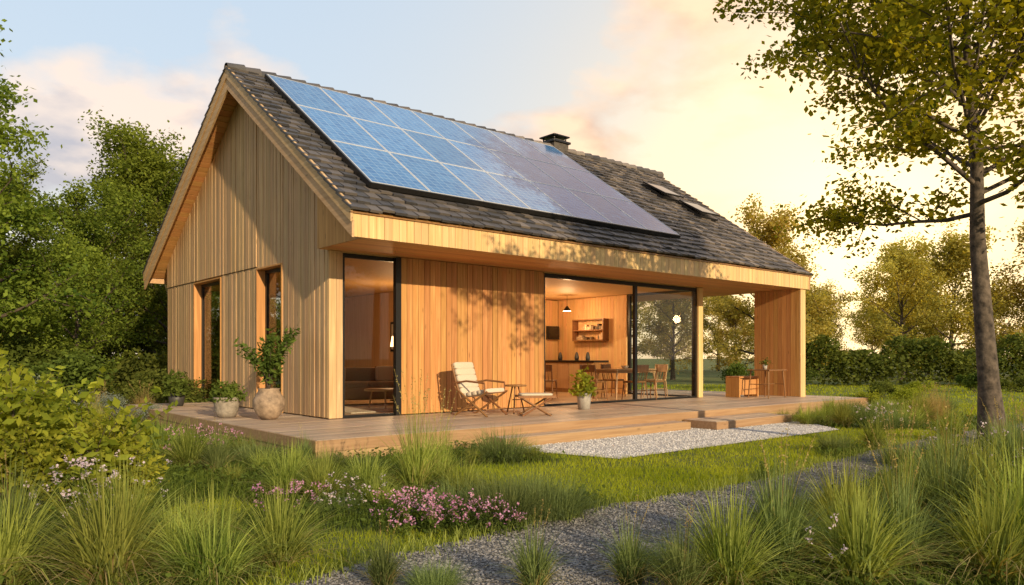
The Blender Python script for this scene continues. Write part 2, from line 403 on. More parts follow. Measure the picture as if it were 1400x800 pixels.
p = N(nt, 'ShaderNodeBsdfPrincipled', i_Roughness=.6); L(nt, col, p.inputs['Base Color'])
n3 = N(nt, 'ShaderNodeTexNoise', i_Scale=30.0, i_Detail=4.0); L(nt, tc.outputs['Object'], n3.inputs['Vector'])
bp = N(nt, 'ShaderNodeBump', i_Strength=.4, i_Distance=.01); L(nt, n3.outputs[0], bp.inputs['Height']); L(nt, bp.outputs[0], p.inputs['Normal'])
L(nt, p.outputs[0], out.inputs[0]); M_TILE = m_t
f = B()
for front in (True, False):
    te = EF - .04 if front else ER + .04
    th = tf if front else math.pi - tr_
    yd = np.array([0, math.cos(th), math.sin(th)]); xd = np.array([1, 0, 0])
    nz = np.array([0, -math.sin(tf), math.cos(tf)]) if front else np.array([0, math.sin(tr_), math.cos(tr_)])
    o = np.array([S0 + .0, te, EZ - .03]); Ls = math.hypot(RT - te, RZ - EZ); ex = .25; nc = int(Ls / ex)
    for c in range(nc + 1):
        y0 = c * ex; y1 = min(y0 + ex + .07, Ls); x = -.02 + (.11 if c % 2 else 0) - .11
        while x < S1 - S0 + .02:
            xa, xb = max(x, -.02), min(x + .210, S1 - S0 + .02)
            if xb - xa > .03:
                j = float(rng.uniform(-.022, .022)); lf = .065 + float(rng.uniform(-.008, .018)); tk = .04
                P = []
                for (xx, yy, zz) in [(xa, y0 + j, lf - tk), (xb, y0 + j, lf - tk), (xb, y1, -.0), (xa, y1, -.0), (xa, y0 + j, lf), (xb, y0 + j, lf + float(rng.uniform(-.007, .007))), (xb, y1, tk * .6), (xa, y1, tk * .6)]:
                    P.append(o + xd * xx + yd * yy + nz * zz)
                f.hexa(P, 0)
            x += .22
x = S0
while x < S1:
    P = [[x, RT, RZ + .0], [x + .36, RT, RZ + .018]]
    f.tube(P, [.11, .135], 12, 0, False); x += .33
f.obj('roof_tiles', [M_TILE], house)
f = B(); f.box(S0, S1, EF - .03, EF + .03, EZ - .058, EZ - .035, 0); f.obj('eave_batten', [M_FURN], house)

# chimney
f = B(); cx, cy = 8.85, 3.75
f.box(cx - .28, cx + .28, cy - .28, cy + .28, 6.6, 7.38, 0)
f.box(cx - .33, cx + .33, cy - .33, cy + .33, 7.38, 7.44, 1)
f.box(cx - .24, cx + .24, cy - .24, cy + .24, 7.44, 7.49, 0)
for dx in (-.22, .22):
    for dy in (-.22, .22): f.box(cx + dx - .02, cx + dx + .02, cy + dy - .02, cy + dy + .02, 7.49, 7.56, 1)
f.box(cx - .31, cx + .31, cy - .31, cy + .31, 7.56, 7.60, 1)
f.obj('chimney', [M_BRICK, M_BLACK], house, bevel=.008)

def RM(s, q, n=0.0):
    t = EF + (RT - EF) * q; z = EZ + (RZ - EZ) * q
    return H @ Matrix.Translation((s, t - n * math.sin(tf), z + n * math.cos(tf))) @ Matrix.Rotation(tf, 4, 'X')
Ls = math.hypot(RT - EF, RZ - EZ)
M_SKYG = plain('skylight_glass', (.10, .13, .17), .05, .6, 3, .1, 0)
for i, (s, q) in enumerate([(11.2, .66), (11.75, .50)]):
    f = B(); w, h = .42, .45
    f.box(-w, w, -h, h, 0.0, .07, 0)
    Mt = Matrix.Translation((0, h, .08)) @ Matrix.Rotation(math.radians(-5), 4, 'X') @ Matrix.Translation((0, -h, 0))
    for a in ((-w, -w + .05, -h, h), (w - .05, w, -h, h), (-w + .05, w - .05, -h, -h + .05), (-w + .05, w - .05, h - .05, h)):
        f.box(*a, 0.0, .04, 0, Mt)
    f.box(-w + .05, w - .05, -h + .05, h - .05, .01, .035, 1, Mt)
    f.obj('skylight_window', [M_BLACK, M_SKYG], None, RM(s, q, .05))

# solar panels
m_s, nt, out = new_mat('solar_cells')
tc = N(nt, 'ShaderNodeTexCoord'); geo = N(nt, 'ShaderNodeNewGeometry')
br = N(nt, 'ShaderNodeTexBrick', offset=0.0, squash=1.0)
br.inputs['Scale'].default_value = 1; br.inputs['Mortar Size'].default_value = .005; br.inputs['Brick Width'].default_value = .1625; br.inputs['Row Height'].default_value = .1405; br.inputs['Bias'].default_value = 0
br.inputs['Color1'].default_value = c4((.03, .12, .33)); br.inputs['Color2'].default_value = c4((.065, .19, .43)); br.inputs['Mortar'].default_value = c4((.28, .40, .56))
br.inputs['Mortar Smooth'].default_value = .1
L(nt, tc.outputs['Object'], br.inputs['Vector'])
n1 = N(nt, 'ShaderNodeTexNoise', i_Scale=3.2, i_Detail=5.0, i_Roughness=.75, i_Distortion=2.0); L(nt, tc.outputs['Object'], n1.inputs['Vector'])
col = mixc(nt, ramp(nt, n1.outputs[0], [(.45, (0, 0, 0)), (.75, (.5, .5, .5))]), br.outputs[0], (.14, .29, .52))
hs = N(nt, 'ShaderNodeHueSaturation'); L(nt, col, hs.inputs['Color'])
L(nt, math_n(nt, 'ADD', math_n(nt, 'MULTIPLY', geo.outputs['Random Per Island'], .3), .85), hs.inputs['Value'])
p = N(nt, 'ShaderNodeBsdfPrincipled', i_Roughness=.12); p.inputs['Specular IOR Level'].default_value = .4
L(nt, hs.outputs[0], p.inputs['Base Color']); L(nt, p.outputs[0], out.inputs[0]); M_SOLAR = m_s
M_ALU = plain('aluminium', (.62, .64, .66), .4, .3, 10, .1, 0)
f = B(); q0, q1, sa, sb = .135, .955, .25, 8.35
Wt, Ht = sb - sa, (q1 - q0) * Ls; nc, nr_ = 7, 3; cw, ch = Wt / nc, Ht / nr_
for i in range(nc):
    for j in range(nr_):
        x0, x1, y0, y1 = i * cw + .005, (i + 1) * cw - .005, j * ch + .005, (j + 1) * ch - .005; e = .022
        f.box(x0 + e, x1 - e, y0 + e, y1 - e, .01, .036, 0)
        for a in ((x0, x0 + e, y0, y1), (x1 - e, x1, y0, y1), (x0 + e, x1 - e, y0, y0 + e), (x0 + e, x1 - e, y1 - e, y1)): f.box(*a, 0, .04, 1)
for j in range(nr_ * 2):
    y = (j + .5) * ch / 2; f.box(-.03, Wt + .03, y - .02, y + .02, -.045, -.002, 2)
f.box(-.01, Wt + .01, -.03, -.004, -.05, .036, 2); f.box(-.03, -.008, -.02, Ht, -.05, .036, 2)
f.obj('solar_panel_array', [M_SOLAR, M_ALU, M_BLACK], None, RM(sa, q0, .12))

# ------------------------------------------------------------------ windows & doors
fw = .07
def frame_s(y0, y1, x, z0, z1, nm):
    b = B()
    b.box(x, x + .06, y0, y0 + fw, z0, z1, 0); b.box(x, x + .06, y1 - fw, y1, z0, z1, 0)
    b.box(x, x + .06, y0 + fw, y1 - fw, z0, z0 + fw, 0); b.box(x, x + .06, y0 + fw, y1 - fw, z1 - fw, z1, 0)
    b.box(x + .025, x + .035, y0 + fw, y1 - fw, z0 + fw, z1 - fw, 1)
    b.obj(nm, [M_BLACK, M_GLASSD], house)
    r = B()
    r.box(-.045, x + .1, y0 - .035, y0 - .002, z0, z1 + .03, 0); r.box(-.045, x + .1, y1 + .002, y1 + .035, z0, z1 + .03, 0); r.box(-.045, x + .1, y0, y1, z1 + .002, z1 + .03, 0)
    r.obj(nm + '_reveal', [M_PANEL], house)
frame_s(WIN[0][0] + .03, WIN[0][1] - .03, .13, DZ, 3.09, 'tall_window')
frame_s(WIN[1][0] + .03, WIN[1][1] - .03, .13, DZ, 3.09, 'tall_window')
def frame_t(x0, x1, y, z0, z1, nm, mulls=(), w=.07, glass=(), mat=None):
    b = B()
    b.box(x0, x0 + w, y, y + .08, z0, z1, 0); b.box(x1 - w, x1, y, y + .08, z0, z1, 0)
    b.box(x0 + w, x1 - w, y, y + .08, z1 - w, z1, 0); b.box(x0 + w, x1 - w, y, y + .08, z0, z0 + .04, 0)
    for m_ in mulls: b.box(m_ - w / 2, m_ + w / 2, y + .002, y + .078, z0 + .04, z1 - w, 0)
    for ga, gb_ in glass: b.box(ga, gb_, y + .035, y + .043, z0 + .04, z1 - w, 1)
    b.obj(nm, [M_BLACK, mat or M_GLASS], house)
frame_t(.24, 1.395, .04, DZ, SOF - .02, 'entry_glass_door', (), .07, glass=[(.31, 1.325)])
b = B(); b.box(1.28, 1.392, -.05, .03, DZ, SOF - .02, 0); b.obj('door_edge', [M_BLACK], house)
frame_t(4.935, 10.45, .04, DZ, SOF - .02, 'sliding_glazing', (8.0,), .09, glass=[(8.045, 10.36)])
b = B(); b.box(10.41, 10.49, .13, .2, DZ, SOF - .02, 0); b.box(10.41, 10.49, 2.3, 2.37, DZ, SOF - .02, 0)
b.box(10.41, 10.49, .2, 2.3, SOF - .09, SOF - .02, 0); b.box(10.41, 10.49, .2, 2.3, DZ, DZ + .04, 0); b.box(10.446, 10.454, .2, 2.3, DZ + .04, SOF - .09, 1)
b.obj('side_glazing', [M_BLACK, M_GLASS], house)
b = B(); b.box(10.41, 10.6, -.02, .035, DZ, SOF - .01, 0); b.box(10.5, 10.6, .036, .16, DZ, SOF - .01, 0); b.obj('glazing_corner_post', [M_FASC], house)
f = B(); y = .12
while y < 8.9:
    f.box(.05, 10.4, y, y + .146, DZ - .05, DZ - .002, 0); y += .15
f.obj('interior_floor', [M_FLOOR], house)
f = B(); f.box(.02, 10.6, .02, 9.05, 0.0, DZ - .06, 0); f.obj('foundation', [M_CONC], house)

# ------------------------------------------------------------------ deck
f = B(); rng = np.random.default_rng(11)
def deck_rows(x0, x1, y0, y1, zt, bw=.142, m=0):
    y = y0
    while y < y1 - .02:
        ye = min(y + bw, y1); x = x0 - rng.uniform(0, 2.5)
        while x < x1:
            L_ = rng.uniform(2.6, 4.2); a, b_ = max(x, x0), min(x + L_, x1)
            if b_ - a > .02: f.box(a + .0015, b_ - .0015, y + .004, ye - .004, zt - .028, zt + rng.uniform(-.002, .002), m)
            x += L_
        y = ye
deck_rows(-1.6, 13.75, -2.85, 0.0, DZ - .004)
deck_rows(-1.6, -.02, .0, 6.5, DZ - .004)
deck_rows(10.6, 13.75, 0.0, 4.0, DZ - .004)
f.box(-1.6, 13.75, -2.885, -2.853, .15, DZ - .008, 1); f.box(-1.6, 13.75, -2.87, -2.853, .02, .145, 1)
f.box(-1.635, -1.603, -2.88, 6.5, .15, DZ - .008, 1); f.box(-1.62, -1.603, -2.86, 6.5, .0, .145, 1)
f.box(13.753, 13.785, -2.88, 4.0, .0, DZ - .008, 1); f.box(-1.6, -.02, 6.503, 6.535, 0, DZ - .008, 1)
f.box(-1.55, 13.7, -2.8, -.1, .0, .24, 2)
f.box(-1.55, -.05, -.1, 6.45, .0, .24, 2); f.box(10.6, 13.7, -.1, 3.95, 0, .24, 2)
deck_rows(1.2, 5.6, -3.22, -2.89, .155); f.box(1.2, 5.6, -3.25, -3.222, .0, .15, 1); f.box(1.172, 1.198, -3.25, -2.89, 0, .15, 1); f.box(5.602, 5.63, -3.25, -2.89, 0, .15, 1)
f.obj('wooden_deck', [M_DECK, M_DECKE, M_SOIL], None, H)
f = B(); deck_rows(5.9, 8.5, -3.62, -2.9, .165); f.box(5.9, 8.5, -3.65, -3.622, .02, .155, 1); f.box(5.87, 5.898, -3.65, -2.9, .02, .155, 1); f.box(8.502, 8.53, -3.65, -2.9, .02, .155, 1)
f.obj('wooden_step', [M_DECK, M_DECKE], None, H)

# ------------------------------------------------------------------ interior
f = B(); f.box(9.78, 10.36, 3.1, 5.15, DZ, DZ + .9, 0); f.box(9.74, 10.36, 3.06, 5.15, DZ + .902, DZ + .95, 1)
for i in range(4): f.box(9.765, 9.778, 3.12 + i * .5, 3.59 + i * .5, DZ + .12, DZ + .86, 2)
f.obj('kitchen_counter', [M_FURN, M_BLACK, M_FURNL], None, H)
f = B(); f.box(9.85, 10.3, 5.05, 5.17, 1.9, 2.3, 0); f.box(9.87, 10.28, 5.04, 5.048, 1.92, 2.28, 1); f.obj('wall_oven', [M_BLACK, M_GLASSD], None, H)
f = B(); yy0, yy1 = 3.1, 4.3
for z in (1.83, 2.12, 2.44): f.box(10.14, 10.375, yy0, yy1, z, z + .03, 0)
f.box(10.14, 10.375, yy0 - .03, yy0 - .001, 1.83, 2.47, 0); f.box(10.14, 10.375, yy1 + .001, yy1 + .03, 1.83, 2.47, 0)
for z in (1.861, 2.151):
    y = yy0 + .04
    while y < yy1 - .1:
        w = rng.uniform(.04, .10); hh = rng.uniform(.08, .22)
        if rng.random() < .72: f.box(10.18, 10.31, y, y + w, z, z + hh, 1)
        y += w + .02
f.obj('wall_shelf', [M_FURN, M_BOOK], None, H)
for (ks, kt) in ((9.95, 3.5), (10.0, 4.0), (9.9, 4.6)):
    f = B(); f.lathe([(0, 0), (.06, 0), (.07, .08), (.045, .2), (.02, .24), (0, .25)], 14); f.obj('kitchen_jar', [M_DPOT], None, H @ Matrix.Translation((ks, kt, DZ + .952)))
def dining_table(w, d, h, M):
    f = B(); f.box(-w / 2, w / 2, -d / 2, d / 2, h - .035, h, 0)
    f.box(-w / 2 + .1, w / 2 - .1, -d / 2 + .08, d / 2 - .08, h - .1, h - .037, 0)
    for a in (-1, 1):
        for c in (-1, 1): f.tube([[a * (w / 2 - .15), c * (d / 2 - .12), h - .04], [a * (w / 2 - .06), c * (d / 2 - .06), 0]], [.03, .018], 8, 0)
    return f.obj('dining_table', [M_FURNL], None, M, bevel=.004)
dining_table(1.7, .85, .75, H @ Matrix.Translation((8.75, 1.0, DZ)))
def chair(M, mat, nm='dining_chair'):
    f = B(); f.rbox(-.22, .22, -.22, .22, .42, .47, m=0)
    for a in (-1, 1):
        f.tube([[.18, a * .18, .44], [.22, a * .21, 0]], [.018, .012], 8, 0)
        f.tube([[-.24, a * .22, 0], [-.19, a * .19, .45], [-.27, a * .2, .86]], [.012, .018, .014], 8, 0)
        f.tube([[-.2, a * .19, .22], [.2, a * .19, .22]], .009, 6, 0)
    f.rbox(-.285, -.25, -.21, .21, .68, .86, m=0)
    for y in (-.1, 0, .1): f.tube([[-.2, y, .45], [-.262, y, .7]], .008, 6, 0)
    f.obj(nm, [mat], None, M)
for s, t, r in ((8.3, .35, 90), (8.95, .3, 95), (8.2, 1.65, -90), (9.0, 1.65, -85), (9.85, .95, 180), (7.65, 1.05, 5), (7.1, 2.2, 30)):
    chair(H @ Matrix.Translation((s, t, DZ)) @ Matrix.Rotation(math.radians(r), 4, 'Z'), M_FURNL if s > 9.5 else M_FURN)
f = B(); f.lathe([(0, 0), (.05, 0), (.09, .05), (.1, .08)], 16); f.obj('table_bowl', [M_WHITE], None, H @ Matrix.Translation((8.7, 1.0, DZ + .75)))
f = B(); f.rbox(-.95, .95, -.42, .42, .12, .42); f.rbox(-.95, .95, .22, .45, .3, .82); f.rbox(-1.1, -.88, -.42, .45, .12, .6); f.rbox(.88, 1.1, -.42, .45, .12, .6)
f.rbox(-.86, 0, -.40, .25, .38, .52); f.rbox(0, .86, -.40, .25, .38, .52)
f.rbox(-.8, -.4, .05, .2, .5, .85, m=1); f.rbox(.3, .75, .05, .2, .5, .85, m=1)
f.obj('sofa', [M_SOFA, M_WHITE], None, H @ Matrix.Translation((2.35, 3.0, DZ)) @ Matrix.Rotation(math.radians(-12), 4, 'Z'))
f = B(); f.lathe([(0, .36), (.42, .36), (.43, .38), (.42, .4), (0, .4)], 28, 0)
for a in range(3):
    q = a * 2.094; f.tube([[.3 * math.cos(q), .3 * math.sin(q), .37], [.38 * math.cos(q), .38 * math.sin(q), 0]], .018, 8, 0)
f.obj('coffee_table', [M_FURNL], None, H @ Matrix.Translation((2.1, 1.7, DZ)))
f = B(); f.box(0, 2.3, 0, 2.2, 0, .012, 0); f.obj('rug', [M_WHITE], None, H @ Matrix.Translation((.9, .9, DZ)))
f = B(); f.box(-.5, .5, -.2, .2, 0, .8, 0)
for x in (-.25, .25): f.box(x - .23, x + .23, -.215, -.202, .05, .76, 1)
f.obj('sideboard', [M_FURN, M_PANEL], None, H @ Matrix.Translation((4.6, 5.6, DZ)) @ Matrix.Rotation(math.radians(-90), 4, 'Z'))
f = B(); f.box(4.825, 4.847, 4.9, 6.0, 1.5, 2.3, 0); f.box(4.818, 4.824, 4.96, 5.94, 1.56, 2.24, 1); f.obj('framed_picture', [M_BLACK, M_WHITE], None, H)
# lamps added for a warm indoor glow, fittings invented: standing lamp by the sofa, pendant above the dining table and one over the counter
def added_lamp_light(s, t, z, W):
    l = bpy.data.lights.new('added_lamp_bulb', 'POINT'); l.energy = W; l.color = (1.0, .62, .30); l.shadow_soft_size = .12
    o = bpy.data.objects.new('added_lamp_bulb', l); COL.objects.link(o); o.parent = house; o.location = (s, t, z)
f = B(); f.lathe([(0, 0), (.14, 0), (.14, .02), (.012, .03), (.012, 1.35)], 20, 0); f.lathe([(.13, 1.3), (.09, 1.55)], 24, 1)
f.obj('added_floor_lamp', [M_BLACK, M_ADDLAMP], None, H @ Matrix.Translation((3.7, 3.9, DZ))); added_lamp_light(3.7, 3.9, DZ + 1.75, 55)
for s, t in ((7.4, 3.0), (9.3, 3.7)):
    f = B(); f.tube([[0, 0, .35], [0, 0, 0.02]], .006, 6, 0); f.lathe([(.02, .04), (.12, -.10)], 24, 1); f.lathe([(.025, .045), (.125, -.095)], 24, 0)
    f.obj('added_pendant_lamp', [M_BLACK, M_ADDLAMP], None, H @ Matrix.Translation((s, t, 2.77))); added_lamp_light(s, t, 2.55, 60)

# ------------------------------------------------------------------ deck furniture
def T(x, y, z, r=0, sc=1): return Matrix.Translation((x, y, z)) @ Matrix.Rotation(math.radians(r), 4, 'Z') @ Matrix.Scale(sc, 4)
f = B()
for a in (-.31, .31):
    f.tube([[.36, a, 0], [.05, a, .22], [-.30, a, .46], [-.36, a, .52]], .019, 8, 0)
    f.tube([[-.36, a, 0], [0.0, a, .22], [.30, a, .40], [.36, a, .44]], .019, 8, 0)
    f.tube([[-.22, a, .30], [-.34, a, .62], [-.43, a, .92]], .018, 8, 0)
    f.tube([[-.37, a, .58], [-.1, a, .62], [.30, a, .59]], .018, 8, 0)
    f.tube([[.30, a, .59], [.3, a, .41]], .015, 8, 0)
for p_ in ([.32, .12], [-.32, .12], [.33, .42], [-.41, .88], [-.24, .34]):
    f.tube([[p_[0], -.31, p_[1]], [p_[0], .31, p_[1]]], .013, 8, 0)
Ms = Matrix.Translation((.04, 0, .40)) @ Matrix.Rotation(math.radians(-10), 4, 'Y')
for i in range(5): f.rbox(-.30 + i * .12, -.175 + i * .12, -.28, .28, -.035, .045, m=1 , M=Ms)
Mb = Matrix.Translation((-.33, 0, .64)) @ Matrix.Rotation(math.radians(-18), 4, 'Y')
for i in range(5): f.rbox(-.04, .045, -.28, .28, -.28 + i * .12, -.155 + i * .12, m=1, M=Mb)
f.obj('lounge_chair', [M_FURN, M_WHITE], None, T(-.56, 13.5, DZ, -34, 1.0))
f = B(); f.lathe([(0, .50), (.21, .50), (.22, .515), (.21, .53), (0, .53)], 24, 0)
for a in range(3):
    q = a * 2.094 + .4; f.tube([[.06 * math.cos(q), .06 * math.sin(q), .51], [.19 * math.cos(q), .19 * math.sin(q), 0]], .015, 8, 0)
f.tube([[.1, 0, .25], [-.05, .09, .25], [-.05, -.09, .25], [.1, 0, .25]], .008, 6, 0)
f.obj('side_table', [M_FURN], None, T(.06, 14.0, DZ))
f = B()
for i in range(6): f.box(-.32 + i * .108, -.225 + i * .108, -.2, .2, .33, .355, 0)
f.box(-.34, .34, -.225, -.203, .32, .362, 0); f.box(-.34, .34, .203, .225, .32, .362, 0)
f.rbox(-.30, .30, -.19, .19, .356, .40, m=1)
for a in (-.19, .19):
    f.tube([[-.28, a, .33], [.0, a, .16], [.26, a, 0]], .016, 8, 0); f.tube([[.28, a, .33], [.0, a, .16], [-.26, a, 0]], .016, 8, 0)
f.tube([[-.26, -.19, .02], [-.26, .19, .02]], .011, 6, 0); f.tube([[.26, -.19, .02], [.26, .19, .02]], .011, 6, 0)
f.obj('footstool', [M_FURN, M_WHITE], None, T(.42, 13.45, DZ, 8))
f = B(); f.box(-.42, .42, -.32, .32, .70, .73, 0)
for a in (-1, 1):
    for c in (-1, 1): f.tube([[a * .34, c * .25, .7], [a * .40, c * .29, 0]], [.022, .016], 8, 0)
    f.tube([[a * .37, -.27, .35], [a * .37, .27, .35]], .012, 6, 0)
f.tube([[-.37, 0, .35], [.37, 0, .35]], .012, 6, 0)
f.obj('outdoor_table', [M_FURN], None, T(6.6, 19.3, DZ, 40), bevel=.004)
f = B(); f.lathe([(0, 0), (.05, 0), (.06, .12), (.055, .12), (0, .11)], 14, 0)
c_ = np.random.default_rng(1).normal(0, .06, (120, 3)) + [0, 0, .19]; leaves(f, c_, .05, rng, 1)
f.obj('table_plant', [M_CONC, F_SHRUB], None, T(6.55, 19.3, DZ + .731))
f = B(); f.box(-.40, .40, -.22, .22, .50, .545, 0); f.box(-.40, -.355, -.22, .22, 0, .499, 0); f.box(.355, .40, -.22, .22, 0, .499, 0); f.box(-.354, .354, -.18, -.155, .06, .48, 0)
f.obj('wooden_bench', [M_PANEL], None, T(6.1, 19.75, DZ, 35), bevel=.006)

# ------------------------------------------------------------------ vegetation generators
def make_tree(name, seed, Hh, r0, cb, cr, nl, leaf_n, leaf_s, mats, ns=5, sig=.35, wob=.25, leanv=(0, 0), flat=1.0, limb=.5, wid=.32, el0=8):
    rg = np.random.default_rng(seed); b = B()
    k = 9; u = np.linspace(0, 1, k); P = np.zeros((k, 3)); P[:, 2] = u * Hh * .88
    P[:, :2] += np.cumsum(rg.normal(0, wob / 3, (k, 2)), 0) * u[:, None] + np.array(leanv) * u[:, None]
    rad = r0 * (1 - .88 * u ** .9); rad[0] *= 1.35
    b.tube(P, rad, 10, 0)
    tips = []
    for i in range(nl):
        rel = (i + .5) / nl; fz = cb + (1 - cb) * rel; idx = fz * (k - 1) * .98; i0 = int(idx); fr = idx - i0
        st = P[i0] * (1 - fr) + P[min(i0 + 1, k - 1)] * fr; rr = rad[i0] * limb
        az = i * 2.4 + rg.normal(0, .3); prof = math.sqrt(max(.06, 1 - ((rel - .32) / .78) ** 2))
        ln = cr * prof * rg.uniform(.75, 1.15); el = math.radians(el0 + 58 * rel * flat + rg.normal(0, 8))
        uu = np.linspace(0, 1, 6)[:, None]; dr = np.array([math.cos(az) * math.cos(el), math.sin(az) * math.cos(el), math.sin(el)])
        Q = st + dr * ln * uu + np.array([0, 0, 1]) * ln * .22 * uu ** 2 + np.cumsum(rg.normal(0, ln * .035, (6, 3)), 0) * uu
        b.tube(Q, rr * (1 - .85 * uu[:, 0]) + .006, 6, 0)
        for j in range(ns):
            v = rg.uniform(.25, 1.0); ix = v * 5; a0 = min(int(ix), 4); sp = Q[a0] * (1 - (ix - a0)) + Q[a0 + 1] * (ix - a0)
            d2 = dr + rg.normal(0, .65, 3); d2[2] += .15; d2 /= np.linalg.norm(d2); l2 = ln * rg.uniform(.25, .48)
            w = np.linspace(0, 1, 4)[:, None]; S = sp + d2 * l2 * w + rg.normal(0, l2 * .05, (4, 3)) * w
            b.tube(S, rr * .3 * (1 - .8 * w[:, 0]) + .003, 4, 0, cap=False)
            for q in np.linspace(.3, 1.1, 4): tips.append(sp + d2 * l2 * q)
        for q in (.6, .8, 1.0): tips.append(st + dr * ln * q + np.array([0, 0, ln * .22 * q * q]))
    tips = np.array(tips); wt = rg.uniform(.15, 1, len(tips)) ** 1.5; ch = rg.choice(len(tips), leaf_n, p=wt / wt.sum())
    off = rg.normal(0, 1, (leaf_n, 3)) * sig * np.array([1, 1, .6])
    leaves(b, tips[ch] + off, leaf_s, rg, 1, wid=wid)
    return b.mesh(name, mats)

def make_shrub(name, seed, rx, ry, h, n, ls, mats, lumps=9, stems=True, wid=.32, shoots=0):
    rg = np.random.default_rng(seed); b = B()
    cs = np.stack([rg.normal(0, rx * .42, lumps), rg.normal(0, ry * .42, lumps), rg.uniform(.3, .72, lumps) * h], -1)
    rr = rg.uniform(.2, .36, lumps)
    if stems:
        for c in cs: b.tube([[c[0] * .15, c[1] * .15, 0], [c[0] * .6, c[1] * .6, c[2] * .5], c], [.02, .012, .006], 5, 0, cap=False)
    ix = rg.integers(0, lumps, n); d = rg.normal(size=(n, 3)); d /= np.linalg.norm(d, axis=1)[:, None]
    r = rg.uniform(0, 1, n) ** .35 * rg.uniform(.7, 1.25, n)
    C = cs[ix] + d * (r * rr[ix])[:, None] * np.array([rx * 1.4, ry * 1.4, h * .95]); C[:, 2] = np.abs(C[:, 2])
    leaves(b, C, ls, rg, 1, wid=wid)
    for i in range(shoots):
        c = cs[rg.integers(0, lumps)]; dd = rg.normal(0, .5, 3); dd[2] = rg.uniform(.5, 1.2); dd /= np.linalg.norm(dd); ln = rg.uniform(.35, .62) * h
        u = np.linspace(0, 1, 5)[:, None]; S = c + dd * ln * u - np.array([0, 0, .1]) * ln * u ** 2
        b.tube(S, .005 * (1 - .7 * u[:, 0]), 4, 0, cap=False)
        q = np.linspace(.2, 1, 15)[:, None]; leaves(b, c + dd * ln * q - np.array([0, 0, .1]) * ln * q ** 2 + rg.normal(0, .018, (15, 3)), ls, rg, 1, wid=wid)
    return b.mesh(name, mats)

def make_clump(name, seed, n, h, reach, r0, w, mats, droop=.35, plumes=0, levels=5):
    rg = np.random.default_rng(seed); b = B(); a = rg.uniform(0, 2 * np.pi, n); r = r0 * np.sqrt(rg.uniform(0, 1, n))
    base = np.stack([r * np.cos(a), r * np.sin(a), 0 * a], -1); hh = h * rg.uniform(.45, 1.15, n)
    fr = rg.uniform(0, 1, n); nd = n // 8
    blades(b, base, hh * (1 - .25 * fr), w * rg.uniform(.6, 1.3, n), a + rg.normal(0, .6, n), reach * fr ** .8 * rg.uniform(.5, 1.3, n), droop * rg.uniform(.2, 1.6, n) * fr, levels, rg, 0)
    blades(b, base[:nd], hh[:nd] * .7, w * rg.uniform(.6, 1.1, nd), a[:nd] + rg.normal(0, .5, nd), reach * rg.uniform(.5, 1.4, nd), droop * rg.uniform(.8, 1.8, nd), levels, rg, 1)
    for i in range(plumes):
        az = rg.uniform(0, 6.28); l = rg.uniform(.05, .35); hz = h * rg.uniform(1.05, 1.45); u = np.linspace(0, 1, 5)[:, None]
        S = np.array([math.cos(az) * l, math.sin(az) * l, 0]) * u ** 1.7 + np.array([0, 0, hz]) * u
        b.tube(S, .0014, 3, 1, cap=False)
        m_ = 22; q = rg.uniform(0, 1, m_)[:, None]; c = S[3] * (1 - q) + S[4] * q + rg.normal(0, .006, (m_, 3)); leaves(b, c, .016, rg, 1, up=0)
    return b.mesh(name, mats)

# ------------------------------------------------------------------ trees
TV = [make_tree('forest_tree_a', 21, 11, .26, .22, 4.0, 22, 27000, .175, [M_BARK, F_TREE], 6, .36),
      make_tree('forest_tree_b', 22, 12, .28, .15, 3.6, 24, 27000, .175, [M_BARK, F_TREE], 6, .34, flat=1.1),
      make_tree('forest_tree_c', 23, 9, .2, .12, 3.6, 20, 21000, .165, [M_BARK, F_TREE], 6, .33),
      make_tree('forest_tree_d', 24, 10, .22, .2, 3.3, 20, 16000, .2, [M_BARK, F_TREEHAZE], 6, .34),
      make_tree('forest_tree_e', 25, 9, .2, .15, 3.6, 18, 16000, .21, [M_BARK, F_TREEHAZE], 6, .4)]
rgt = np.random.default_rng(5)
left = [(0, -15.4, 30, .84), (1, -16.2, 34, .84), (0, -14.2, 25, .56), (1, -19.2, 28, .66), (0, -14.7, 19.0, .80), (2, -19, 23, .85), (2, -12.6, 21.5, .48), (0, -11.9, 26, .5), (2, -11.0, 29, .56),
        (1, -24, 30, .85), (2, -9.5, 33, .6), (2, -16.0, 24, .5)]
for v, x, y, s in left: inst('forest_tree', TV[v], (x, y, 0), rgt.uniform(0, 6.28), s)
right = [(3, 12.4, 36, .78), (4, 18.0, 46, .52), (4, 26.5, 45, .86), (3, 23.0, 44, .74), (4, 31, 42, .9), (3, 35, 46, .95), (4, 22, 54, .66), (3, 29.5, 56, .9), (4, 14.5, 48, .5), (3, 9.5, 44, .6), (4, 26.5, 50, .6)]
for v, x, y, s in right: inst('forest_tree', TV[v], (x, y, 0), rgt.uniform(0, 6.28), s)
bt = empty('background_treeline')
for i in range(30):
    a = -.9 + 1.8 * (i + .5) / 30; d = rgt.uniform(62, 85)
    hazed = a > .1
    inst('treeline_tree', TV[int(rgt.choice([3, 4]))] if hazed else TV[int(rgt.integers(0, 3))], (d * math.sin(a), d * math.cos(a), -.3), rgt.uniform(0, 6.28), (1.0 if a < 0.2 else .75) * rgt.uniform(.75, 1.1), bt)

mt = make_tree('maple', 77, 9.0, .15, .42, 3.0, 36, 66000, .09, [M_BARKL, F_MAPLE], 12, .17, .16, (.35, .1), .9, limb=.32, wid=.36, el0=14)
inst('maple_tree', mt, (6.5, 10.05, 0), 2.2, 1.0)

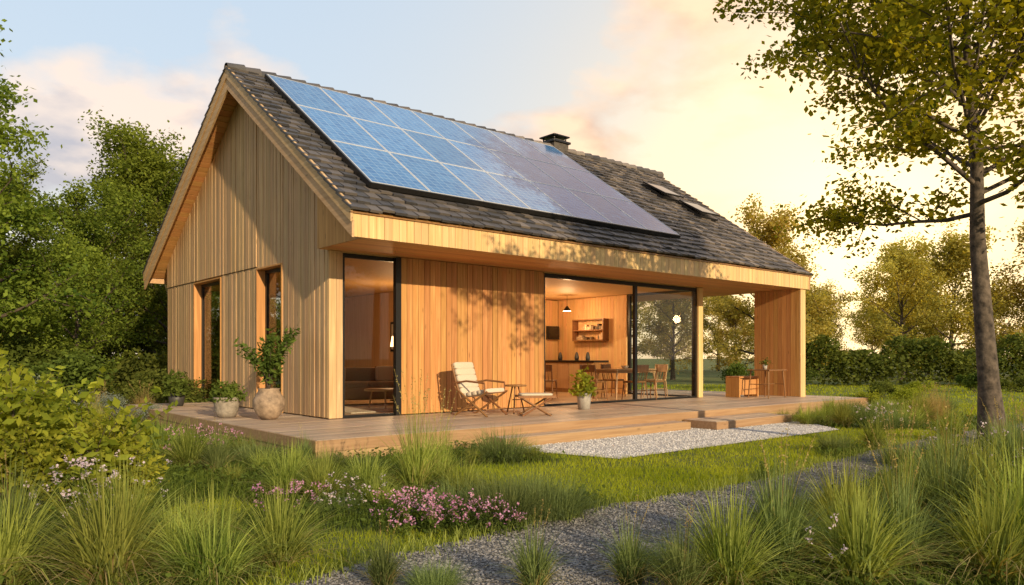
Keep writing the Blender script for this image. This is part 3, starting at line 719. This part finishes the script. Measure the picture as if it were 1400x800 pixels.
SH = [make_shrub('shrub_a', 31, 1, 1, 1.3, 3500, .10, [M_BARK, F_SHRUB]), make_shrub('shrub_b', 32, 1.1, .9, 1.0, 3500, .09, [M_BARK, F_HEDGE]),
      make_shrub('shrub_c', 33, .9, .9, 1.1, 3000, .085, [M_BARK, F_LIGHT]), make_shrub('shrub_d', 34, .9, .9, .8, 3500, .05, [M_BARK, F_BLUE], wid=.2)]
rg = np.random.default_rng(41); b = B()
n = 32000; C = np.stack([rg.uniform(0, 26, n), rg.normal(0, .55, n), rg.uniform(0, 1, n) ** .6 * 1.9], -1)
C[:, 2] *= 1 + .22 * np.sin(C[:, 0] * 1.3) + .12 * np.sin(C[:, 0] * 3.7 + 1); leaves(b, C, .18, rg, 0)
b.obj('hedge', [F_HEDGE], None, T(13.0, 35.5, 0, -4))
b = B(); C[:, 2] *= 1.1; leaves(b, C + rg.normal(0, .1, C.shape), .18, rg, 0)
b.obj('hedge', [F_HEDGE], None, T(-30, 27, 0, 6))
for (v, x, y, s) in [(0, -10.8, 18.5, 1.2), (1, -9.2, 19.5, 1.1), (0, -12.5, 17, 1.2), (3, -8.9, 16.2, .8), (1, -7.9, 17.6, .9), (3, -10.3, 15.5, .8), (0, -13.5, 20.5, 1.6), (1, -11, 21.5, 1.6), (0, -8.2, 22, 1.3), (3, -7.3, 15.2, .6), (1, -11.5, 14.4, .8), (3, -11.2, 18, 1.3),
                     (1, 12.2, 24.5, .6), (2, 13.0, 24, .6), (0, 17.5, 28, .7), (2, 10.8, 20.5, .5), (1, 19.5, 28.5, .7), (0, 9.5, 31, .9), (1, 11.5, 31, 1.0), (2, 9.2, 19.5, .45)]:
    inst('garden_shrub', SH[v], (x, y, 0), rg.uniform(0, 6.28), s)
me = make_shrub('big_shrub', 51, 1.15, .95, 1.30, 3600, .11, [M_BARK, F_LIGHT], 15, wid=.27, shoots=75)
inst('leafy_shrub', me, (-4.3, 6.35, 0), .3, .90); inst('leafy_shrub', me, (-3.6, 6.3, 0), 2.3, .6); inst('leafy_shrub', me, (-5.3, 8.0, 0), 4, .8)

# ------------------------------------------------------------------ grass clumps
CL = [make_clump('clump_a', 61, 520, .70, .62, .10, .011, [F_GRASS, F_STRAW], .6),
      make_clump('clump_b', 62, 480, .76, .46, .10, .010, [F_GRASSB, F_STRAW], .5, plumes=3),
      make_clump('clump_c', 63, 600, .52, .55, .14, .009, [F_GRASS, F_STRAW], .65),
      make_clump('clump_tall', 64, 400, .92, .45, .11, .008, [F_GRASS, F_STRAW], .35, plumes=12),
      make_clump('clump_dome', 65, 1100, .42, .46, .25, .006, [F_GRASSB, F_GRASSB], .55),
      make_clump('clump_straw', 66, 600, .55, .42, .12, .007, [F_STRAW, F_STRAW], .4, plumes=10)]
rg = np.random.default_rng(71)
bed = empty('ornamental_grass_bed')
def cl(v, x, y, s=1.0): inst('grass_clump', CL[v], (x, y, 0), rg.uniform(0, 6.28), s * rg.uniform(.88, 1.14), bed)
for c in [(0, -2.95, 4.3, 1.05), (0, -2.35, 4.35, 1.05), (2, -1.8, 4.45, 1.1), (0, -1.5, 4.8, .9), (1, -3.3, 4.9, 1), (0, -2.65, 5.1, .95), (2, -2.1, 5.2, .9), (0, -3.0, 5.5, .8), (2, -3.6, 4.4, 1), (0, -2.1, 4.7, .8),
          (0, -1.75, 6.9, .85), (0, -2.15, 7.1, .8), (2, -1.45, 7.4, .9), (3, -.95, 7.4, .9), (3, -.75, 7.7, .8), (4, -.05, 6.1, 1.0), (4, .35, 6.3, .9), (4, -.45, 6.2, .8), (4, .1, 6.6, .8), (2, -1.2, 6.7, .7), (4, -1.5, 6.3, .6), (2, -.5, 7.2, .8),
          (4, -.14, 9.7, 1.0), (2, -.5, 9.5, .5), (2, .25, 9.75, .5),
          (0, -3.9, 9.0, .8), (1, -3.4, 8.6, .7), (2, -2.9, 8.7, .7), (4, -3.2, 9.4, .8), (0, -4.6, 9.8, .9), (2, -4.1, 10.4, .8), (4, -5.0, 11, 1), (0, -5.8, 11.4, .8), (2, -6.3, 12.4, .8), (3, -4.9, 9.2, .6), (5, -5.4, 10.2, .6), (1, -6.6, 11, .9), (4, -7.3, 12.4, .9), (0, -7.6, 13.6, .9), (5, -8.2, 14.6, .8), (2, -8.8, 13.2, 1), (1, -2.6, 9.3, .5), (2, -3.7, 10.3, .6), (4, -2.2, 9.0, .55), (0, -4.3, 8.2, .7), (2, -3.0, 8.0, .5), (0, -2.4, 8.2, .6), (4, -1.7, 8.7, .5), (2, -5.4, 9.2, .9), (0, -6.2, 10.2, .9), (2, -7.2, 11.2, 1),
          (1, -.75, 4.35, .45), (4, -.45, 4.3, .5), (1, .13, 4.3, .5), (1, .7, 4.4, .55), (4, 1.0, 4.6, .6), (1, .95, 4.15, .6),
          (0, 1.25, 4.3, .85), (1, 1.65, 4.6, .9), (0, 2.05, 4.4, .9), (1, 2.45, 4.7, 1), (0, 2.9, 4.5, 1), (0, 3.3, 4.8, 1.1), (1, 1.85, 5.15, .95), (0, 2.4, 5.4, .95), (3, 2.85, 5.5, .9), (1, 3.3, 5.7, 1.1), (0, 3.75, 5.9, 1.05), (1, 4.1, 5.6, 1.2), (0, 3.9, 6.5, 1.1), (1, 4.5, 6.6, 1.2), (5, 4.2, 7.0, .7), (0, 3.5, 6.4, .9), (2, 3.1, 6.2, .7), (1, 5.0, 7.2, 1), (2, 2.2, 5.0, .7), (1, 4.3, 7.3, .9), (0, 3.7, 5.1, 1.1),
          (4, 4.9, 9.3, .9), (0, 5.3, 10.9, .8), (2, 5.7, 9.7, .8), (1, 6.2, 9.5, .8), (4, 6.9, 9.9, 1), (2, 6.1, 10.5, .7), (0, 5.2, 9.0, .6), (0, 7.4, 10.4, .9), (1, 5.8, 8.6, .9), (0, 6.6, 8.9, 1), (3, 5.3, 8.0, .7), (4, 4.6, 10.6, .8), (2, 7.8, 11.8, .9), (0, 7.0, 11.9, .8),
          (2, 5.9, 14.9, .9), (0, 6.4, 14.4, .8), (4, 6.8, 13.7, .8), (4, 7.2, 14.1, 1), (2, 7.7, 14.4, 1), (0, 8.3, 15.2, 1), (5, 8.9, 15.7, .9), (5, 9.4, 16.4, 1.0), (2, 9.0, 17.4, 1), (4, 8.2, 16.5, 1.1), (4, 7.3, 15.5, 1), (2, 6.5, 15.6, .9), (5, 9.9, 17.6, .9), (4, 10.6, 18.5, 1.1), (0, 7.0, 16.4, .9), (2, 5.6, 15.4, .7), (4, 8.0, 17.6, .9),
          (5, -9.5, 17.2, 1.2), (5, -8.4, 17.0, 1.2), (5, -10.8, 17.4, 1.2), (0, -9.2, 14.8, 1)]: cl(*c)

def flowers(name, seed, x, y, rad, n, h, mat, stem=F_SHRUB, ps=.018):
    rg = np.random.default_rng(seed); b = B()
    a = rg.uniform(0, 6.28, n); r = rad * np.sqrt(rg.uniform(0, 1, n)); hh = h * rg.uniform(.4, 1.15, n)
    for i in range(n):
        p0 = np.array([r[i] * math.cos(a[i]), r[i] * math.sin(a[i]), 0]); p1 = p0 + [rg.normal(0, .03), rg.normal(0, .03), hh[i]]
        b.tube([p0, (p0 + p1) / 2 + rg.normal(0, .008, 3), p1], .0016, 3, 0, cap=False)
        c = p1 + rg.normal(0, .013, (9, 3)); leaves(b, c, ps, rg, 1, wid=.45)
        c = p0 + (p1 - p0) * rg.uniform(0, .85, (12, 1)) + rg.normal(0, .02, (12, 3)); leaves(b, c, .035, rg, 0, wid=.2)
    o = b.obj(name, [stem, mat]); o.location = (x, y, 0); return o
flowers('pink_flowers', 81, -.80, 5.75, .30, 90, .28, M_PINK); flowers('pink_flowers', 82, -.42, 5.75, .26, 60, .24, M_PINK)
flowers('pale_flowers', 83, -1.35, 6.3, .26, 30, .30, M_PALE); flowers('pale_flowers', 84, -3.3, 5.8, .4, 60, .5, M_PALE, ps=.022)
flowers('pink_flowers', 85, -4.0, 9.6, .5, 60, .42, M_PINK); flowers('pale_flowers', 86, 5.6, 9.2, .5, 50, .4, M_PALE); flowers('purple_flowers', 87, 4.3, 6.0, .6, 50, .75, M_PALE)
flowers('pale_flowers', 88, 6.9, 13.9, .5, 50, .42, M_PALE); flowers('purple_flowers', 90, -2.9, 5.3, .4, 26, .55, M_PALE); flowers('pale_flowers', 91, 1.75, 4.2, .12, 7, .42, M_PALE)
flowers('pink_flowers', 92, -1.9, 6.3, .3, 40, .25, M_PINK); flowers('pink_flowers', 93, -.1, 5.75, .2, 30, .22, M_PINK)

# ------------------------------------------------------------------ potted plants
def pot_plant(name, loc, prof, pmat, kind, seed, h, rad, n, ls, mat=F_SHRUB):
    rg = np.random.default_rng(seed); b = B(); b.lathe(prof, 28, 0)
    top = prof[-1][1]; rr = max(p_[0] for p_ in prof[-3:])
    b.lathe([(0.001, top - .03), (rr * .9, top - .03)], 20, 2)
    if kind == 'bush':
        d = rg.normal(size=(n, 3)); d /= np.linalg.norm(d, axis=1)[:, None]; d[:, 2] = np.abs(d[:, 2])
        lum = 1 + .25 * np.sin(d[:, 0] * 5 + seed) * np.cos(d[:, 1] * 6)
        C = d * (rg.uniform(0, 1, n) ** .4 * lum)[:, None] * [rad, rad, h] + [0, 0, top - .02]; leaves(b, C, ls, rg, 1, wid=.3)
    else:
        for i in range(12):
            az = i * 2.4 + rg.normal(0, .3); ln = h * rg.uniform(.6, 1.1); out_ = rad * rg.uniform(.3, 1); u = np.linspace(0, 1, 7)[:, None]
            S = np.array([0, 0, top - .03]) + np.array([math.cos(az), math.sin(az), 0]) * out_ * u ** 1.5 + np.array([0, 0, ln]) * (u - .12 * u ** 3)
            b.tube(S, .011 * (1 - .8 * u[:, 0]), 5, 3, cap=False)
            m_ = n // 12; q = rg.uniform(.3, 1.02, m_); ix = np.clip((q * 6).astype(int), 0, 5); fr = (q * 6 - ix)[:, None]
            c = S[ix] * (1 - fr) + S[ix + 1] * fr + rg.normal(0, .05, (m_, 3)); leaves(b, c, ls, rg, 1, wid=.18)
    o = b.obj(name, [pmat, mat, M_SOIL, M_BARK]); o.location = loc; return o
pot_plant('potted_shrub', (-4.11, 12.6, DZ), [(.001, 0), (.12, 0), (.2, .08), (.265, .22), (.26, .33), (.19, .45), (.17, .49), (.185, .52), (.165, .52), (.155, .47)], M_TERRA, 'tall', 91, 1.15, .5, 1100, .12)
pot_plant('potted_fern', (-5.0, 13.06, DZ), [(.001, 0), (.15, 0), (.19, .1), (.225, .3), (.23, .35), (.21, .35), (.2, .31)], M_STONE, 'bush', 92, .32, .32, 1100, .07)
pot_plant('potted_herb', (-7.2, 16.0, DZ), [(.001, 0), (.13, 0), (.18, .28), (.17, .28), (.16, .25)], M_DPOT, 'bush', 93, .5, .3, 700, .10)
pot_plant('potted_plant', (1.45, 15.0, DZ), [(.001, 0), (.12, 0), (.15, .3), (.155, .33), (.14, .33), (.135, .3)], M_CONC, 'bush', 94, .55, .26, 500, .09, F_LIGHT)

# ------------------------------------------------------------------ ground
def inpoly(P, poly):
    x, y = P[:, 0], P[:, 1]; ins = np.zeros(len(P), bool); n = len(poly); j = n - 1
    for i in range(n):
        xi, yi = poly[i]; xj, yj = poly[j]
        c = ((yi > y) != (yj > y)) & (x < (xj - xi) * (y - yi) / (yj - yi + 1e-12) + xi); ins ^= c; j = i
    return ins
def smooth_line(P, k=8):
    P = np.array(P, float); out = []
    for i in range(len(P) - 1):
        p0 = P[max(i - 1, 0)]; p1 = P[i]; p2 = P[i + 1]; p3 = P[min(i + 2, len(P) - 1)]
        for t in np.linspace(0, 1, k, endpoint=False):
            out.append(.5 * ((2 * p1) + (-p0 + p2) * t + (2 * p0 - 5 * p1 + 4 * p2 - p3) * t * t + (-p0 + 3 * p1 - 3 * p2 + p3) * t ** 3))
    out.append(P[-1]); return np.array(out)
lf_ = smooth_line([(-2.4, 2.4), (-1.25, 4.5), (-.3, 5.55), (1.0, 6.8), (2.75, 8.2), (4.3, 9.8), (7, 12.4), (12, 16.3), (20, 21)])
rt_ = smooth_line([(.5, 2.4), (1.0, 4.4), (1.6, 5.5), (2.7, 6.7), (4.2, 8.3), (5.7, 10.0), (7.7, 11.6), (12.7, 15.2), (20.5, 19.4)])
rgp = np.random.default_rng(2); lf_ += rgp.normal(0, .03, lf_.shape); rt_ += rgp.normal(0, .03, rt_.shape)
PATH = [tuple(p_) for p_ in lf_] + [tuple(p_) for p_ in rt_[::-1]]
pad = [hw(*q)[:2] for q in ((1.0, -2.9), (8.6, -2.9), (8.6, -4.0), (7.7, -5.05), (1.6, -5.05))]
def gravel_mat(name, a, b_, sc):
    m, nt, out = new_mat(name); tc = N(nt, 'ShaderNodeTexCoord')
    v = N(nt, 'ShaderNodeTexVoronoi', i_Scale=sc); L(nt, tc.outputs['Object'], v.inputs['Vector'])
    sp = N(nt, 'ShaderNodeSeparateColor'); L(nt, v.outputs['Color'], sp.inputs[0])
    col = mixc(nt, sp.outputs[0], a, b_)
    n = N(nt, 'ShaderNodeTexNoise', i_Scale=1.5, i_Detail=5.0); L(nt, tc.outputs['Object'], n.inputs['Vector'])
    col = mixc(nt, math_n(nt, 'MULTIPLY', n.outputs[0], .5), col, tuple(x * .6 for x in a))
    p = N(nt, 'ShaderNodeBsdfPrincipled', i_Roughness=.85); L(nt, col, p.inputs['Base Color'])
    bp = N(nt, 'ShaderNodeBump', i_Strength=.8, i_Distance=.01, invert=True); L(nt, v.outputs['Distance'], bp.inputs['Height']); L(nt, bp.outputs[0], p.inputs['Normal'])
    L(nt, p.outputs[0], out.inputs[0]); return m
M_GRAV = gravel_mat('dark_gravel', (.08, .077, .075), (.22, .205, .195), 60); M_WGRAV = gravel_mat('white_gravel', (.38, .37, .37), (.66, .64, .63), 55)
M_PEB = plain('pebble', (.19, .182, .175), .8, 0, 20, .2, 0, island=1.2); M_PEBW = plain('pebble_white', (.6, .58, .57), .8, 0, 20, .15, 0, island=.6)
b = B(); n = len(lf_); V = np.vstack([np.c_[lf_, np.full(n, .008)], np.c_[rt_, np.full(n, .008)]])
b.add(V, [[i, n + i, n + i + 1, i + 1] for i in range(n - 1)], 0); b.obj('gravel_path', [M_GRAV])
b = B(); b.add([[x, y, .012] for x, y in pad], [[0, 2, 1], [0, 3, 2], [0, 4, 3]], 0); b.obj('white_gravel_patio', [M_WGRAV])
OV = np.array([[1, 0, 0], [0, 1, 0], [-1, 0, 0], [0, -1, 0], [0, 0, 1], [0, 0, -1.]]); OF = np.array([[0, 1, 4], [1, 2, 4], [2, 3, 4], [3, 0, 4], [1, 0, 5], [2, 1, 5], [3, 2, 5], [0, 3, 5]])
def pebbles(name, P, size, z, mat, rg):
    n = len(P); s = size * rg.uniform(.4, 1.5, (n, 1, 1)) * rg.uniform(.7, 1.2, (n, 1, 3)) * np.array([1, 1, .55]); a = rg.uniform(0, 6.28, n)
    V = OV[None] * s + rg.normal(0, size * .12, (n, 6, 3)); x = V[..., 0] * np.cos(a)[:, None] - V[..., 1] * np.sin(a)[:, None]; y = V[..., 0] * np.sin(a)[:, None] + V[..., 1] * np.cos(a)[:, None]
    V = np.stack([x + P[:, 0:1], y + P[:, 1:2], V[..., 2] + z], -1).reshape(-1, 3); F = (OF[None] + (np.arange(n) * 6)[:, None, None]).reshape(-1, 3)
    b = B(); b.add(V, F, 0); b.obj(name, [mat])
rg = np.random.default_rng(9)
def scatter(n, x0, x1, y0, y1, poly):
    P = np.c_[rg.uniform(x0, x1, n), rg.uniform(y0, y1, n)]; return P[inpoly(P, poly)]
P = np.vstack([scatter(80000, -2.4, 3.5, 2.9, 7.2, PATH), scatter(50000, 1, 9, 7.2, 13, PATH)])
pebbles('path_pebbles', P, .011, .012, M_PEB, rg)
P = scatter(90000, -2, 9, 9, 17, pad); pebbles('patio_pebbles', P, .012, .016, M_PEBW, rg)

m_g, nt, out = new_mat('ground'); tc = N(nt, 'ShaderNodeTexCoord')
n1 = N(nt, 'ShaderNodeTexNoise', i_Scale=.35, i_Detail=6.0, i_Roughness=.65); L(nt, tc.outputs['Object'], n1.inputs['Vector'])
n2 = N(nt, 'ShaderNodeTexNoise', i_Scale=18.0, i_Detail=4.0); L(nt, tc.outputs['Object'], n2.inputs['Vector'])
col = ramp(nt, n1.outputs[0], [(.3, (.07, .095, .014)), (.6, (.14, .17, .025))]); col = mixc(nt, math_n(nt, 'MULTIPLY', n2.outputs[0], .5), col, (.04, .045, .012))
p = N(nt, 'ShaderNodeBsdfPrincipled', i_Roughness=.95); L(nt, col, p.inputs['Base Color'])
bp = N(nt, 'ShaderNodeBump', i_Strength=.8, i_Distance=.04); L(nt, n2.outputs[0], bp.inputs['Height']); L(nt, bp.outputs[0], p.inputs['Normal'])
L(nt, p.outputs[0], out.inputs[0])
b = B(); b.add([[-400, -200, 0], [400, -200, 0], [400, 600, 0], [-400, 600, 0]], [[0, 1, 2, 3]], 0); b.obj('ground', [m_g])

Hm = np.array(H.inverted())
def mask(P):
    l = P @ Hm[:2, :2].T + Hm[:2, 3]
    on = (l[:, 0] > -1.65) & (l[:, 0] < 13.8) & (l[:, 1] > -2.9) & (l[:, 1] < 9.2)
    on |= (l[:, 0] > 1.15) & (l[:, 0] < 5.65) & (l[:, 1] > -3.27) & (l[:, 1] < -2)
    return ~(on | inpoly(P, PATH) | inpoly(P, pad)) & (np.abs(P[:, 0]) < P[:, 1] * .78 + 1.0)
def isbed(P):
    l = P @ Hm[:2, :2].T + Hm[:2, 3]; x, y = P[:, 0], P[:, 1]
    wv = .25 * np.sin(x * 2.3 + y) + .2 * np.sin(y * 3.1 - x * 1.3)
    r = (x + .25 * wv < -1.25 - (6.2 - y) * .15) & (y < 5.9 + wv)
    r |= (x < -2.9 + wv) & (y < 8.3)
    r |= (l[:, 0] < -1.6) & (l[:, 0] > -4.6 + wv) & (l[:, 1] > -4.2)
    r |= (l[:, 0] < 1.0) & (l[:, 1] > -4.4 + wv) & (l[:, 1] < -2.8)
    r |= (np.hypot((x + .45) / 1.5, (y - 6.4) / .75) < 1 + wv * .4)
    r |= (np.hypot((x + 1.3) / 1.2, (y - 7.1) / .7) < 1 + wv * .4)
    r |= (x > 0.9) & (y < 8.6 + wv) & (x > y * .42 - .8)
    r |= (np.hypot((x - 6.3) / 2.0, (y - 9.7) / 1.4) < 1 + wv * .3)
    r |= (np.hypot((x - 7.8) / 2.9, (y - 15.6) / 2.0) < 1 + wv * .3)
    r |= (x < -8) & (y < 24)
    return r
b = B(); bu = B()
for (y0, y1, n, h, w) in ((3.2, 6, 80000, .05, .0045), (6, 9, 130000, .05, .0055), (9, 14, 140000, .055, .008), (14, 22, 90000, .06, .014), (22, 36, 60000, .075, .028)):
    xm = y1 * .78 + 1; P = np.c_[rg.uniform(-xm, xm, n), rg.uniform(y0, y1, n)]; P = P[mask(P)]; bd = isbed(P)
    Q = P[bd]; P = P[~bd]; n = len(P)
    pn = 1 + .3 * np.sin(P[:, 0] * 2.1 + np.sin(P[:, 1] * 1.7)) * np.cos(P[:, 1] * 1.9)
    blades(b, np.c_[P, np.zeros(n)], h * rg.uniform(.5, 1.3, n) * pn, w * rg.uniform(.7, 1.4, n), rg.uniform(0, 6.28, n), h * rg.uniform(.1, .8, n), np.full(n, .15), 1, rg)
    Q = Q[::2]; n = len(Q)
    blades(bu, np.c_[Q, np.zeros(n)], .17 * rg.uniform(.3, 1.3, n), w * 1.5 * rg.uniform(.7, 1.4, n), rg.uniform(0, 6.28, n), .12 * rg.uniform(.1, 1.2, n), np.full(n, .35), 2, rg)
b.obj('lawn_grass', [F_LAWN]); bu.obj('undergrowth', [F_UNDER])
b = B(); E = np.vstack([lf_[:45], rt_[:45], lf_[:45] + .04]); E = np.repeat(E, 26, 0) + rg.normal(0, .09, (len(E) * 26, 2)); n = len(E)
blades(b, np.c_[E, np.zeros(n)], .13 * rg.uniform(.4, 1.4, n), .006 * rg.uniform(.7, 1.4, n), rg.uniform(0, 6.28, n), .09 * rg.uniform(.1, 1.2, n), np.full(n, .3), 3, rg)
b.obj('edge_grass', [F_GRASS])
b = B(); P = np.c_[rg.uniform(-7, 8, 26000), rg.uniform(3.3, 12, 26000)]; P = P[mask(P) & isbed(P)]; n = len(P)
leaves(b, np.c_[P, rg.uniform(.02, .16, n)], .05, rg, 0, up=.8, wid=.35); b.obj('ground_cover_plants', [F_SHRUB])

# ------------------------------------------------------------------ sky, sun
EL = math.radians(17); dx, dy = .52, -.854
w = bpy.data.worlds.new('World'); scene.world = w; w.use_nodes = True; nt = w.node_tree; nt.nodes.clear()
out = N(nt, 'ShaderNodeOutputWorld')
sky = N(nt, 'ShaderNodeTexSky', sky_type='NISHITA'); sky.sun_disc = False; sky.sun_elevation = EL; sky.sun_rotation = math.atan2(dx, dy); sky.air_density = 1.2; sky.dust_density = 2.0
b1 = N(nt, 'ShaderNodeBackground', i_Strength=.10); L(nt, sky.outputs[0], b1.inputs[0])
tc = N(nt, 'ShaderNodeTexCoord'); sx = N(nt, 'ShaderNodeSeparateXYZ'); nrm = N(nt, 'ShaderNodeVectorMath', operation='NORMALIZE'); L(nt, tc.outputs['Generated'], nrm.inputs[0]); L(nt, nrm.outputs[0], sx.inputs[0])
zc = math_n(nt, 'MAXIMUM', sx.outputs[2], 0.0)
base = ramp(nt, zc, [(0, (1.0, .84, .58)), (.12, (.84, .80, .70)), (.30, (.56, .66, .76)), (.8, (.40, .55, .74))])
gd = Vector((.47, 1, .15)).normalized()
dt = N(nt, 'ShaderNodeVectorMath', operation='DOT_PRODUCT'); L(nt, nrm.outputs[0], dt.inputs[0]); dt.inputs[1].default_value = gd
dp = math_n(nt, 'MAXIMUM', dt.outputs['Value'], 0.0)
g1 = math_n(nt, 'POWER', dp, 11.0); g2 = math_n(nt, 'POWER', dp, 50.0)
base = mixc(nt, math_n(nt, 'MULTIPLY', g1, .85, True), base, (1.1, .80, .44))
zz = math_n(nt, 'ADD', zc, .25); cb = N(nt, 'ShaderNodeCombineXYZ')
L(nt, math_n(nt, 'DIVIDE', sx.outputs[0], zz), cb.inputs[0]); L(nt, math_n(nt, 'DIVIDE', sx.outputs[1], zz), cb.inputs[1]); cb.inputs[2].default_value = 2.2
nn = N(nt, 'ShaderNodeTexNoise', i_Scale=1.7, i_Detail=9.0, i_Roughness=.5, i_Distortion=.15); L(nt, cb.outputs[0], nn.inputs['Vector'])
cm = ramp(nt, nn.outputs[0], [(.46, (0, 0, 0)), (.56, (1, 1, 1))])
nn2 = N(nt, 'ShaderNodeTexNoise', i_Scale=3.4, i_Detail=7.0, i_Roughness=.5); L(nt, cb.outputs[0], nn2.inputs['Vector'])
wf = math_n(nt, 'POWER', dp, 3.0)
dark = mixc(nt, wf, (.40, .43, .52), (.80, .43, .24))
lite = mixc(nt, wf, (.95, .78, .66), (1.2, .76, .42))
cc = mixc(nt, ramp(nt, nn2.outputs[0], [(.42, (0, 0, 0)), (.58, (1, 1, 1))]), dark, lite)
col = mixc(nt, math_n(nt, 'MULTIPLY', cm, .8), base, cc)
col = mixc(nt, math_n(nt, 'MULTIPLY', g2, 1.0, True), col, (2.3, 1.65, .8))
bk = ramp(nt, math_n(nt, 'MULTIPLY', math_n(nt, 'ADD', dt.outputs['Value'], 1.0), .5), [(.15, (.58, .56, .54)), (.62, (1, 1, 1))])
col = mixc(nt, 1.0, col, bk, 'MULTIPLY')
b2 = N(nt, 'ShaderNodeBackground', i_Strength=1.25); L(nt, col, b2.inputs[0])
mx = N(nt, 'ShaderNodeMixShader'); mx.inputs[0].default_value = .88; L(nt, b1.outputs[0], mx.inputs[1]); L(nt, b2.outputs[0], mx.inputs[2]); L(nt, mx.outputs[0], out.inputs[0])
ld = bpy.data.lights.new('sun', 'SUN'); ld.energy = 5.0; ld.angle = math.radians(.6); ld.color = (1.0, .77, .46)
lo = bpy.data.objects.new('sun', ld); COL.objects.link(lo)
lo.rotation_euler = Vector((dx * math.cos(EL), dy * math.cos(EL), math.sin(EL))).to_track_quat('Z', 'Y').to_euler()

# ------------------------------------------------------------------ camera
cd = bpy.data.cameras.new('camera'); co = bpy.data.objects.new('camera', cd); COL.objects.link(co)
co.location = (0, 0, 1.35); co.rotation_euler = (math.radians(90), 0, 0)
cd.sensor_width = 36; cd.lens = 26.2; cd.shift_y = .063; cd.clip_end = 1500; cd.clip_start = .05
scene.camera = co
scene.view_settings.view_transform = 'Standard'; scene.view_settings.look = 'None'; scene.view_settings.exposure = 0
